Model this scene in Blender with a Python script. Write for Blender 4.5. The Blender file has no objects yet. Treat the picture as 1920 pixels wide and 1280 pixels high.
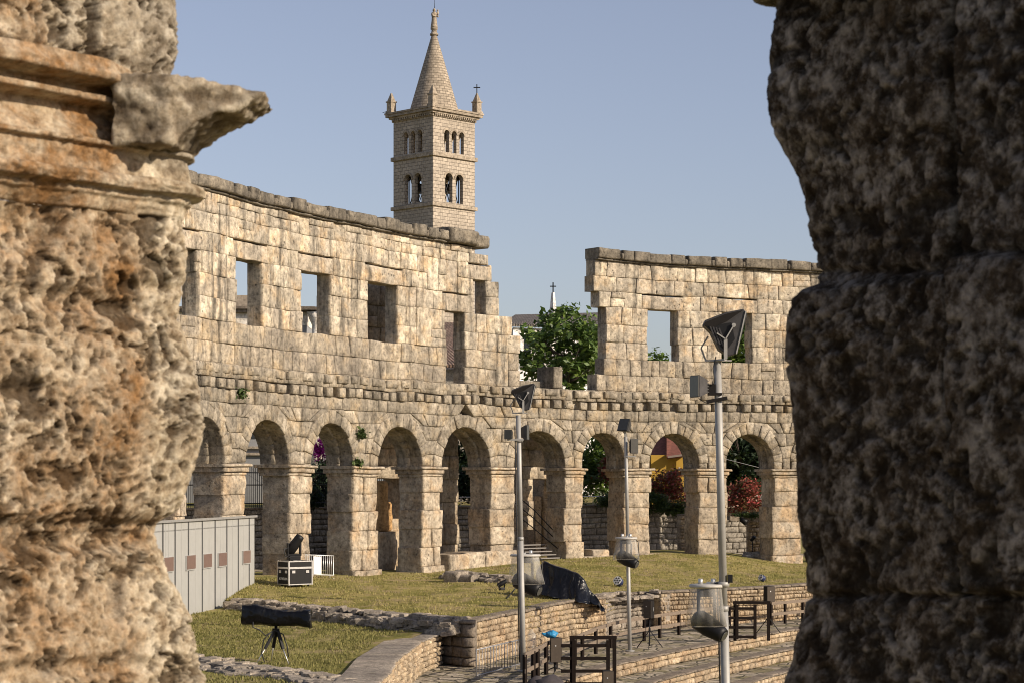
import bpy, bmesh, math, random
import numpy as np
from mathutils import Vector, Matrix, noise as mn

random.seed(7); RNG = np.random.default_rng(7)
C = bpy.context.scene.collection
SC = bpy.context.scene
R = math.radians

# ------------------------------------------------------------------ camera
F, EYE, HOR = 3840.0, 5.0, 905.0        # focal length and horizon of the photograph (pixels of 1920x1280)
cd = bpy.data.cameras.new('camera'); cam = bpy.data.objects.new('camera', cd); C.objects.link(cam)
cam.location = (0, 0, EYE); cam.rotation_euler = (R(90), 0, 0)
cd.sensor_width = 36; cd.lens = 36 * F / 1920; cd.shift_y = (HOR - 640) / 1920
cd.clip_start = 0.1; cd.clip_end = 4000
cd.dof.use_dof = True; cd.dof.focus_distance = 108; cd.dof.aperture_fstop = 12
SC.camera = cam
# ------------------------------------------------------------------ sky, sun, exposure
SUN_EL, SUN_AZ = R(25), R(116)          # azimuth clockwise from +Y: low sun behind and right of the camera
world = bpy.data.worlds.new('World'); SC.world = world; world.use_nodes = True
nt = world.node_tree
sky = nt.nodes.new('ShaderNodeTexSky'); sky.sky_type = 'NISHITA'; sky.sun_disc = False
sky.sun_elevation = SUN_EL; sky.sun_rotation = SUN_AZ
sky.air_density = 1.0; sky.dust_density = 1.0; sky.ozone_density = 3.0; sky.altitude = 0
bg = nt.nodes['Background']; bg.inputs['Strength'].default_value = 0.104
hs = nt.nodes.new('ShaderNodeHueSaturation'); hs.inputs['Saturation'].default_value = .72
nt.links.new(sky.outputs[0], hs.inputs['Color'])
tm = nt.nodes.new('ShaderNodeMixRGB'); tm.blend_type = 'MULTIPLY'; tm.inputs[0].default_value = 1; tm.inputs[2].default_value = (1.06, .97, 1.0, 1)
nt.links.new(hs.outputs[0], tm.inputs[1]); nt.links.new(tm.outputs[0], bg.inputs[0])
sd = bpy.data.lights.new('sun', 'SUN'); sun = bpy.data.objects.new('sun', sd); C.objects.link(sun)
sd.energy = 4.8; sd.angle = R(0.5); sd.color = (1.0, 0.86, 0.68)
sdir = Vector((math.sin(SUN_AZ) * math.cos(SUN_EL), math.cos(SUN_AZ) * math.cos(SUN_EL), math.sin(SUN_EL)))
sun.rotation_euler = (-sdir).to_track_quat('-Z', 'Y').to_euler(); sun.location = (60, -60, 60)
SC.view_settings.view_transform = 'Standard'; SC.view_settings.look = 'None'
SC.view_settings.exposure = 0.25; SC.view_settings.gamma = 1.0
SC.cycles.pixel_filter_type = 'BLACKMAN_HARRIS'; SC.cycles.filter_width = 1.0
SC.cycles.max_bounces = 6; SC.cycles.diffuse_bounces = 2; SC.cycles.transparent_max_bounces = 16

# ------------------------------------------------------------------ helpers
def W(px, py, d):                       # point seen at photo pixel (px, py), d metres away
    return Vector(((px - 960) * d / F, d, EYE + (HOR - py) * d / F))
def XY(px, d): return ((px - 960) * d / F, d)

def tag(o, label=None, cat=None, group=None, kind=None):
    if label: o['label'] = label
    if cat: o['category'] = cat
    if group: o['group'] = group
    if kind: o['kind'] = kind
    return o
def empty(name, loc, label=None, cat=None, group=None, rz=0):
    o = bpy.data.objects.new(name, None); C.objects.link(o); o.empty_display_size = .2
    o.location = loc; o.rotation_euler = (0, 0, rz)
    return tag(o, label, cat, group)
def origin_of(p):
    v = Vector((0, 0, 0))
    while p is not None:
        v += p.location; p = p.parent
    return v
def link_mesh(name, verts, faces, mat, parent=None, smooth=False, local=False, uv=False, loc=None, bevel=0, sub=0):
    verts = np.asarray(verts, float).reshape(-1, 3)
    if parent is not None:
        off = np.zeros(3) if local else np.array(origin_of(parent)); pos = (0, 0, 0)
    else:
        if loc is None:
            loc = ((verts[:, 0].min() + verts[:, 0].max()) / 2, (verts[:, 1].min() + verts[:, 1].max()) / 2, verts[:, 2].min())
        off = np.array(loc); pos = loc
        if local: off = np.zeros(3)
    me = bpy.data.meshes.new(name)
    me.from_pydata((verts - off).tolist(), [], faces)
    if smooth is True: me.polygons.foreach_set('use_smooth', [True] * len(me.polygons))
    elif smooth is not False: me.polygons.foreach_set('use_smooth', list(smooth))
    me.update()
    o = bpy.data.objects.new(name, me); C.objects.link(o); o.location = pos
    if parent is not None: o.parent = parent
    for m in (mat if isinstance(mat, (list, tuple)) else [mat]): me.materials.append(m)
    if uv: box_uv(me)
    if bevel:
        b = o.modifiers.new('bevel', 'BEVEL'); b.width = bevel; b.segments = 2; b.limit_method = 'ANGLE'
    if sub:
        s = o.modifiers.new('sub', 'SUBSURF'); s.levels = sub; s.render_levels = sub
    return o
def box_uv(me):
    uvl = me.uv_layers.new(name='UVMap').data
    for p in me.polygons:
        n = p.normal; ax = max(range(3), key=lambda i: abs(n[i]))
        for li in p.loop_indices:
            c = me.vertices[me.loops[li].vertex_index].co
            uvl[li].uv = (c.y, c.z) if ax == 0 else ((c.x, c.z) if ax == 1 else (c.x, c.y))

class MB:
    def __init__(s): s.v = []; s.f = []; s.s = []
    def add(s, verts, faces, smooth=False):
        n = len(s.v); s.v += [tuple(v) for v in verts]
        s.f += [tuple(i + n for i in f) for f in faces]; s.s += [smooth] * len(faces); return s
    def box(s, c, size, rz=0, rx=0, ry=0, top=1.0):
        x, y, z = [a / 2 for a in size]
        vs = [Vector((sx * x * k, sy * y * k, sz * z)) for sz, k in ((-1, 1), (1, top)) for sx, sy in ((-1, -1), (1, -1), (1, 1), (-1, 1))]
        if rz or rx or ry:
            m = Matrix.Rotation(rz, 3, 'Z') @ Matrix.Rotation(ry, 3, 'Y') @ Matrix.Rotation(rx, 3, 'X')
            vs = [m @ v for v in vs]
        c = Vector(c)
        return s.add([v + c for v in vs], [(3, 2, 1, 0), (4, 5, 6, 7), (0, 1, 5, 4), (1, 2, 6, 5), (2, 3, 7, 6), (3, 0, 4, 7)])
    def bar(s, p0, p1, w, h):           # rectangular bar between two points
        p0, p1 = Vector(p0), Vector(p1); d = p1 - p0; L = d.length; d.normalize()
        up = Vector((0, 0, 1)) if abs(d.z) < .95 else Vector((0, 1, 0))
        a = d.cross(up).normalized() * (w / 2); b = a.cross(d).normalized() * (h / 2)
        vs = [p + a * i + b * j for p in (p0, p1) for i, j in ((-1, -1), (1, -1), (1, 1), (-1, 1))]
        return s.add(vs, [(3, 2, 1, 0), (4, 5, 6, 7), (0, 1, 5, 4), (1, 2, 6, 5), (2, 3, 7, 6), (3, 0, 4, 7)])
    def cyl(s, p0, p1, r0, r1=None, n=12, cap=True):
        p0, p1 = Vector(p0), Vector(p1); r1 = r0 if r1 is None else r1
        d = (p1 - p0).normalized(); up = Vector((0, 0, 1)) if abs(d.z) < .95 else Vector((1, 0, 0))
        a = d.cross(up).normalized(); b = d.cross(a).normalized()
        vs = [p + (a * math.cos(t) + b * math.sin(t)) * r for p, r in ((p0, r0), (p1, r1)) for t in [2 * math.pi * k / n for k in range(n)]]
        k0 = len(s.v); s.add(vs, [(k, k + n, (k + 1) % n + n, (k + 1) % n) for k in range(n)], True)
        if cap:
            s.f += [tuple(k0 + k for k in range(n)), tuple(k0 + n + k for k in reversed(range(n)))]; s.s += [False, False]
        return s
    def tube(s, pts, r, n=8):
        pts = [Vector(p) for p in pts]; rs = r if isinstance(r, (list, tuple)) else [r] * len(pts)
        rings = []; a = None
        for i, p in enumerate(pts):
            d = (pts[min(i + 1, len(pts) - 1)] - pts[max(i - 1, 0)]).normalized()
            if a is None:
                up = Vector((0, 0, 1)) if abs(d.z) < .9 else Vector((1, 0, 0)); a = d.cross(up).normalized()
            else: a = (a - d * a.dot(d)).normalized()
            b = d.cross(a)
            rings.append([p + (a * math.cos(2 * math.pi * k / n) + b * math.sin(2 * math.pi * k / n)) * rs[i] for k in range(n)])
        vs = [v for r_ in rings for v in r_]; fs = []
        for i in range(len(pts) - 1):
            for k in range(n): fs.append((i * n + k, i * n + (k + 1) % n, (i + 1) * n + (k + 1) % n, (i + 1) * n + k))
        k0 = len(s.v); s.add(vs, fs, True)
        s.f += [tuple(k0 + k for k in reversed(range(n))), tuple(k0 + (len(pts) - 1) * n + k for k in range(n))]; s.s += [False, False]
        return s
    def lathe(s, c, prof, n=20, m=None):
        c = Vector(c); vs = []
        for r, z in prof:
            for k in range(n):
                v = Vector((r * math.cos(2 * math.pi * k / n), r * math.sin(2 * math.pi * k / n), z))
                vs.append(c + (m @ v if m is not None else v))
        fs = [(i * n + k, i * n + (k + 1) % n, (i + 1) * n + (k + 1) % n, (i + 1) * n + k) for i in range(len(prof) - 1) for k in range(n)]
        k0 = len(s.v); s.add(vs, fs, True)
        if prof[0][0] > 1e-4: s.f.append(tuple(k0 + k for k in reversed(range(n)))); s.s.append(False)
        if prof[-1][0] > 1e-4: s.f.append(tuple(k0 + (len(prof) - 1) * n + k for k in range(n))); s.s.append(False)
        return s
    def prism(s, poly, ext):
        n = len(poly); e = Vector(ext); vs = [Vector(p) for p in poly]; vs += [v + e for v in vs]
        return s.add(vs, [tuple(reversed(range(n))), tuple(range(n, 2 * n))] + [(i, (i + 1) % n, (i + 1) % n + n, i + n) for i in range(n)])
    def ball(s, c, r, n=12, rough=0, seed=0):
        c = Vector(c); r = (r, r, r) if isinstance(r, (int, float)) else r
        vs = []; m = n // 2
        for i in range(m + 1):
            th = math.pi * i / m
            for k in range(n):
                ph = 2 * math.pi * k / n
                v = Vector((math.sin(th) * math.cos(ph), math.sin(th) * math.sin(ph), math.cos(th)))
                q = 1 + (rough * mn.noise(v * 1.7 + Vector((seed * 3.1, seed, 0))) if rough else 0)
                vs.append(c + Vector((v.x * r[0], v.y * r[1], v.z * r[2])) * q)
        fs = [(i * n + k, (i + 1) * n + k, (i + 1) * n + (k + 1) % n, i * n + (k + 1) % n) for i in range(m) for k in range(n)]
        return s.add(vs, fs, True)
    def stone(s, c, size, rz=0, rng=random, j=.18):   # an irregular rubble stone: a jittered, chamfered box
        x, y, z = [a / 2 for a in size]; vs = []
        for sx in (-1, 1):
            for sy in (-1, 1):
                for sz in (-1, 1):
                    for ax in range(3):
                        p = [sx * x, sy * y, sz * z]; p[ax] *= .72
                        vs.append([q * (1 + rng.uniform(-j, j)) for q in p])
        bm = bmesh.new(); m = Matrix.Rotation(rz, 3, 'Z') @ Matrix.Rotation(rng.uniform(-.15, .15), 3, 'X')
        for v in vs: bm.verts.new(m @ Vector(v))
        r_ = bmesh.ops.convex_hull(bm, input=bm.verts)
        bm.verts.ensure_lookup_table()
        used = [v for v in bm.verts if v.link_faces]; ix = {v: i for i, v in enumerate(used)}
        c = Vector(c)
        s.add([v.co + c for v in used], [tuple(ix[v] for v in f.verts) for f in bm.faces]); bm.free(); return s
    def build(s, name, mat, parent=None, **k):
        k.setdefault('smooth', s.s)
        return link_mesh(name, s.v, s.f, mat, parent, **k)

def evaluated(o):                        # realise an object's modifiers as a mesh (arrays)
    bpy.context.view_layer.update()
    dg = bpy.context.evaluated_depsgraph_get(); me = o.evaluated_get(dg).to_mesh()
    v = np.zeros(len(me.vertices) * 3); me.vertices.foreach_get('co', v)
    f = [tuple(p.vertices) for p in me.polygons]; o.evaluated_get(dg).to_mesh_clear()
    return v.reshape(-1, 3), f

def fbm(p, octv=4, lac=2.1, gain=.5):
    a, t, q = 1.0, 0.0, Vector(p)
    for _ in range(octv):
        t += a * mn.noise(q); a *= gain; q = q * lac
    return t

# ------------------------------------------------------------------ materials
def newmat(name):
    m = bpy.data.materials.new(name); m.use_nodes = True
    return m, m.node_tree, m.node_tree.nodes['Principled BSDF']
class NT:
    def __init__(s, t): s.t = t
    def n(s, typ, **k):
        x = s.t.nodes.new('ShaderNode' + typ)
        for a, b in k.items():
            if a.startswith('i_'):
                key = a[2:].replace('_', ' ')
                x.inputs[key].default_value = b
            else: setattr(x, a, b)
        return x
    def l(s, a, b): s.t.links.new(a, b)
    def noise(s, vec, scale, detail=6, rough=.6, dist=0):
        x = s.n('TexNoise'); x.inputs['Scale'].default_value = scale; x.inputs['Detail'].default_value = detail
        x.inputs['Roughness'].default_value = rough; x.inputs['Distortion'].default_value = dist
        if vec is not None: s.l(vec, x.inputs['Vector'])
        return x.outputs['Fac']
    def ramp(s, fac, stops, interp='LINEAR'):
        x = s.n('ValToRGB'); x.color_ramp.interpolation = interp; e = x.color_ramp.elements
        while len(e) < len(stops): e.new(.5)
        for q, (p, c) in zip(e, stops):
            q.position = p; q.color = (c, c, c, 1) if isinstance(c, (int, float)) else (*c, 1)
        s.l(fac, x.inputs[0]); return x.outputs[0]
    def mix(s, fac, a, b, mode='MIX'):
        x = s.n('MixRGB', blend_type=mode)
        for v, k in ((fac, 0), (a, 1), (b, 2)):
            if isinstance(v, (int, float)): x.inputs[k].default_value = v if k == 0 else (v, v, v, 1)
            elif isinstance(v, tuple): x.inputs[k].default_value = (*v, 1)
            else: s.l(v, x.inputs[k])
        return x.outputs[0]
    def math(s, op, a, b=None):
        x = s.n('Math', operation=op)
        for v, k in ((a, 0), (b, 1)):
            if v is None: continue
            if isinstance(v, (int, float)): x.inputs[k].default_value = v
            else: s.l(v, x.inputs[k])
        return x.outputs[0]
    def mapped(s, vec, sc):
        x = s.n('Mapping'); x.inputs['Scale'].default_value = sc; s.l(vec, x.inputs['Vector']); return x.outputs[0]
    def bump(s, h, strength, dist, prev=None):
        x = s.n('Bump'); x.inputs['Strength'].default_value = strength; x.inputs['Distance'].default_value = dist
        s.l(h, x.inputs['Height'])
        if prev is not None: s.l(prev, x.inputs['Normal'])
        return x.outputs[0]

def plain(name, col, rough=.6, metal=0, var=.12, scale=8, bump=0, spec=None):
    m, t, b = newmat(name); g = NT(t); pos = g.n('TexCoord').outputs['Object']
    nz = g.noise(pos, scale, 5)
    k = g.ramp(nz, [(.3, 1 - var), (.7, 1 + var)])
    g.l(g.mix(1, col, k, 'MULTIPLY'), b.inputs['Base Color'])
    b.inputs['Roughness'].default_value = rough; b.inputs['Metallic'].default_value = metal
    if spec is not None: b.inputs['Specular IOR Level'].default_value = spec
    if bump: g.l(g.bump(nz, bump, .02), b.inputs['Normal'])
    return m

def stone(name, cols, stain, stain_amt=.5, stain_scale=.45, fine=7, pit=.5, bump=.7, streak=.35, ochre=None, dist=.05):
    m, t, b = newmat(name); g = NT(t)
    geo = g.n('NewGeometry'); pos = geo.outputs['Position']
    n = len(cols)
    base = g.ramp(geo.outputs['Random Per Island'], [(i / max(1, n - 1), c) for i, c in enumerate(cols)])
    if ochre:
        base = g.mix(g.ramp(g.noise(pos, .9, 5, .6), [(.48, 0), (.64, .65)]), base, ochre)
    big = g.ramp(g.noise(pos, stain_scale, 7, .68), [(.42, 0), (.62, stain_amt)])
    base = g.mix(big, base, stain)
    st = g.ramp(g.noise(g.mapped(pos, (1.8, 1.8, .17)), 1, 6, .65), [(.50, 0), (.66, streak)])
    base = g.mix(st, base, tuple(c * .34 for c in stain))
    md = g.noise(pos, 1.9, 6, .7); base = g.mix(1, base, g.ramp(md, [(.32, .66), (.5, 1.0), (.66, 1.22)]), 'MULTIPLY')
    fn = g.noise(pos, fine, 8, .72)
    base = g.mix(1, base, g.ramp(fn, [(.30, .34), (.47, .95), (.68, 1.45)]), 'MULTIPLY')
    vo = g.n('TexVoronoi'); vo.inputs['Scale'].default_value = fine * .8; g.l(pos, vo.inputs['Vector'])
    pm = g.math('MULTIPLY', g.ramp(vo.outputs['Distance'], [(.12, 1), (.26, 0)]), g.ramp(g.noise(pos, 1.3, 3), [(.45, 0), (.6, 1)]))
    base = g.mix(g.math('MULTIPLY', pm, pit), base, tuple(c * .3 for c in stain))
    g.l(base, b.inputs['Base Color']); b.inputs['Roughness'].default_value = .92
    b.inputs['Specular IOR Level'].default_value = .2
    h = g.math('SUBTRACT', fn, g.math('MULTIPLY', pm, .5))
    nb = g.bump(h, bump, dist)
    nb = g.bump(g.noise(pos, fine * 3.3, 6, .7), bump * .6, dist * .4, nb)
    g.l(nb, b.inputs['Normal'])
    return m

M = {}
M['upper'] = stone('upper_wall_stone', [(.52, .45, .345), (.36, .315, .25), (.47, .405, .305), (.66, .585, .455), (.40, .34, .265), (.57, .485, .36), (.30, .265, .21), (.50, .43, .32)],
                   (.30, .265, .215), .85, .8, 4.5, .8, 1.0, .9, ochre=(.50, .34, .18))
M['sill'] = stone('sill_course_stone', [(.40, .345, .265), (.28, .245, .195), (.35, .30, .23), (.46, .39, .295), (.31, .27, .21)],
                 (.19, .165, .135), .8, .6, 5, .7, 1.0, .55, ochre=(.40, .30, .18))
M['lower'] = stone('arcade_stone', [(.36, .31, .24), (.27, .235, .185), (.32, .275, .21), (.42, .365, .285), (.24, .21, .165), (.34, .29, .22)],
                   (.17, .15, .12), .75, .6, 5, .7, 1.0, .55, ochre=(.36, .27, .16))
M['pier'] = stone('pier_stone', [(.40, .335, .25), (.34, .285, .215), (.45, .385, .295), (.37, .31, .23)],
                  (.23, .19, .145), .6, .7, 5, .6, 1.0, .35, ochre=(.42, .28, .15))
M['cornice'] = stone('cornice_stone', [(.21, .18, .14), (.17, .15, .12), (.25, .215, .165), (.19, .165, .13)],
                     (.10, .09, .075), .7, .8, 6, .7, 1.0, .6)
M['rubble'] = stone('rubble_stone', [(.46, .36, .24), (.36, .275, .18), (.54, .44, .31), (.31, .245, .17), (.43, .33, .215), (.50, .40, .27)],
                    (.20, .155, .11), .55, .7, 9, .5, 1.0, .2, ochre=(.40, .27, .16))
M['shade_stone'] = stone('garden_wall_stone', [(.32, .29, .245), (.26, .235, .20), (.38, .345, .29), (.29, .26, .215)],
                         (.15, .135, .11), .5, .7, 8, .5, .9, .2)
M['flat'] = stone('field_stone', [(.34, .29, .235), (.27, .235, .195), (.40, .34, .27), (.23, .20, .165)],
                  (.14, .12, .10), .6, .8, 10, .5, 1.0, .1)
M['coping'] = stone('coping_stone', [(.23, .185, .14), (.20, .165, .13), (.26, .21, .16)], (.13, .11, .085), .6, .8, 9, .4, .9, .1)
M['church'] = stone('church_stone', [(.38, .335, .275)], (.26, .23, .19), .4, .3, 3, .2, .4, .3)
M['black'] = plain('black_metal', (.009, .009, .010), .5, 0, spec=.25)
M['rubber'] = plain('black_cable', (.012, .012, .013), .6)
M['steel'] = plain('pole_steel', (.33, .32, .30), .55, .2, .08, 5)
M['silver'] = plain('galvanised_steel', (.55, .55, .54), .4, .7, .1, 10)
M['dark_wood'] = plain('dark_wood', (.013, .0085, .0065), .8, 0, .3, 14, .3, .12)
M['rail_wood'] = plain('weathered_wood', (.17, .13, .095), .85, 0, .25, 12, .3)
M['speaker'] = plain('brown_speaker', (.07, .055, .042), .7, 0, .1, spec=.2)
M['speaker_dark'] = plain('speaker_side', (.014, .012, .011), .7, 0, .1, spec=.15)
M['white'] = plain('white_paint', (.75, .74, .71), .5)
M['lens'] = plain('lamp_glass', (.06, .06, .055), .15, 0, .1, spec=.4)
M['iron'] = plain('iron_fence', (.012, .013, .015), .5, .3)

def tarp(name, col, rough=.22):
    m, t, b = newmat(name); g = NT(t); pos = g.n('TexCoord').outputs['Object']
    nz = g.noise(g.mapped(pos, (1.6, 1.6, .7)), 2.2, 4, .5, 1.2)
    b.inputs['Base Color'].default_value = (*col, 1); b.inputs['Roughness'].default_value = rough; b.inputs['Specular IOR Level'].default_value = .3
    g.l(g.bump(nz, .6, .12), b.inputs['Normal']); return m
M['tarp'] = tarp('black_plastic_sheet', (.004, .004, .005), .24)
M['blue_bag'] = tarp('blue_plastic_bag', (.03, .22, .42), .35)
M['dark_cloth'] = plain('dark_cloth', (.05, .042, .045), .9, 0, .2, 9, .3)

def clear_plastic():
    m, t, b = newmat('clear_plastic'); g = NT(t)
    pos = g.n('TexCoord').outputs['Object']
    b.inputs['Base Color'].default_value = (.80, .77, .71, 1); b.inputs['Roughness'].default_value = .12
    g.l(g.bump(g.noise(g.mapped(pos, (4, 4, .7)), 1, 1), .5, .08), b.inputs['Normal'])
    tr = g.n('BsdfTransparent'); tr.inputs[0].default_value = (.93, .91, .87, 1)
    mx = g.n('MixShader'); f = g.ramp(g.noise(g.mapped(pos, (3, 3, .5)), 1, 1), [(.35, .14), (.7, .38)])
    g.l(f, mx.inputs[0]); g.l(tr.outputs[0], mx.inputs[1]); g.l(b.outputs[0], mx.inputs[2])
    g.l(mx.outputs[0], t.nodes['Material Output'].inputs[0]); return m
M['clear'] = clear_plastic()

def grass_mat(name, c1, c2, c3):
    m, t, b = newmat(name); g = NT(t); pos = g.n('NewGeometry').outputs['Position']
    a = g.ramp(g.noise(g.mapped(pos, (.45, .22, .3)), 1, 6, .65), [(.40, c1), (.5, c2), (.6, c3)])
    a = g.mix(g.ramp(g.noise(g.mapped(pos, (.9, .5, 1)), 1.7, 6, .7), [(.52, 0), (.64, .55)]), a, tuple(q * .55 for q in c1))
    f = g.noise(pos, 3.2, 8, .75)
    a = g.mix(1, a, g.ramp(f, [(.3, .45), (.5, 1), (.7, 1.45)]), 'MULTIPLY')
    dry = g.ramp(g.noise(g.mapped(pos, (.5, .3, 1)), 1.6, 6, .7), [(.50, 0), (.60, .8)])
    a = g.mix(dry, a, (.36, .275, .155))
    g.l(a, b.inputs['Base Color']); b.inputs['Roughness'].default_value = 1; b.inputs['Specular IOR Level'].default_value = .1
    g.l(g.bump(f, 1.0, .18), b.inputs['Normal']); return m
M['lawn'] = grass_mat('dry_grass', (.20, .185, .05), (.29, .25, .085), (.38, .31, .125))
M['lawn2'] = grass_mat('green_grass', (.15, .145, .04), (.24, .215, .065), (.32, .275, .105))
def leafmat(name, cols, rough=.5, trans=.25):
    m, t, b = newmat(name); g = NT(t); geo = g.n('NewGeometry')
    c = g.ramp(geo.outputs['Random Per Island'], [(i / (len(cols) - 1), c) for i, c in enumerate(cols)])
    g.l(c, b.inputs['Base Color']); b.inputs['Roughness'].default_value = rough
    tl = g.n('BsdfTranslucent'); g.l(c, tl.inputs[0]); mx = g.n('MixShader'); mx.inputs[0].default_value = trans
    g.l(b.outputs[0], mx.inputs[1]); g.l(tl.outputs[0], mx.inputs[2]); g.l(mx.outputs[0], t.nodes['Material Output'].inputs[0])
    return m
M['blade'] = leafmat('grass_blades', [(.19, .185, .05), (.30, .27, .085), (.40, .33, .13), (.24, .22, .06)], .8, .3)
M['blade2'] = leafmat('green_grass_blades', [(.14, .14, .035), (.22, .205, .06), (.31, .27, .10)], .8, .3)
M['chestnut'] = leafmat('chestnut_leaves', [(.045, .085, .014), (.085, .15, .028), (.16, .23, .045), (.06, .11, .018)], .5)
M['conifer'] = leafmat('conifer_needles', [(.010, .022, .008), (.02, .04, .012), (.03, .055, .018)], .6)
M['photinia'] = leafmat('red_leaves', [(.05, .08, .02), (.40, .055, .06), (.10, .09, .03), (.50, .09, .09), (.07, .10, .025), (.25, .06, .045)], .45)
M['shrub'] = leafmat('shrub_leaves', [(.03, .055, .015), (.06, .10, .025), (.10, .14, .035), (.04, .07, .02)], .5)
M['magenta'] = leafmat('magenta_flowers', [(.45, .02, .28), (.65, .04, .42), (.30, .02, .22)], .6)
M['bark'] = plain('bark', (.085, .065, .05), .95, 0, .3, 9, .6)
# ------------------------------------------------------------------ the amphitheatre wall
class Curve:                             # a plan curve; u = arc length, w = distance behind it
    def __init__(s, pts, flip=1):
        p = np.asarray(pts, float); s.x, s.y = p[:, 0], p[:, 1]
        s.s = np.concatenate([[0], np.cumsum(np.hypot(np.diff(s.x), np.diff(s.y)))]); s.L = s.s[-1]
        tx, ty = np.gradient(s.x, s.s), np.gradient(s.y, s.s); n = np.hypot(tx, ty)
        s.nx, s.ny = -ty / n * flip, tx / n * flip
        s.px = 960 + s.x * F / s.y
    def P(s, u, w):
        u = np.asarray(u, float)
        return (np.interp(u, s.s, s.x) + np.interp(u, s.s, s.nx) * w, np.interp(u, s.s, s.y) + np.interp(u, s.s, s.ny) * w)
    def V(s, u, w, z):
        x, y = s.P(u, w); return Vector((float(x), float(y), z))
    def at(s, px): return float(np.interp(px, s.px, s.s))

co = (7.02025679e-04, -3.76090236e-02, 1.09727741, 117.886862)
gx = np.arange(-16.5, 18.61, .05); gy = np.polyval(co, gx)
sl, sr = np.polyval(np.polyder(co), gx[0]), math.tan(R(18))
lx = np.arange(-24, -16.5, .05); rx = np.arange(18.65, 34, .05)
WALL = Curve(np.c_[np.concatenate([lx, gx, rx]), np.concatenate([gy[0] + sl * (lx + 16.5), gy, gy[-1] + sr * (rx - 18.6)])])
U0 = WALL.at(350) - 24.75                # shift so that pixel 350 is u = 24.75 as measured
def U(px): return WALL.at(px)
def UW(px, w):                           # u of the point w metres behind the wall face that is seen at pixel px
    x, y = WALL.P(WALL.s, w); return float(np.interp(px, 960 + x * F / y, WALL.s))

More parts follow.
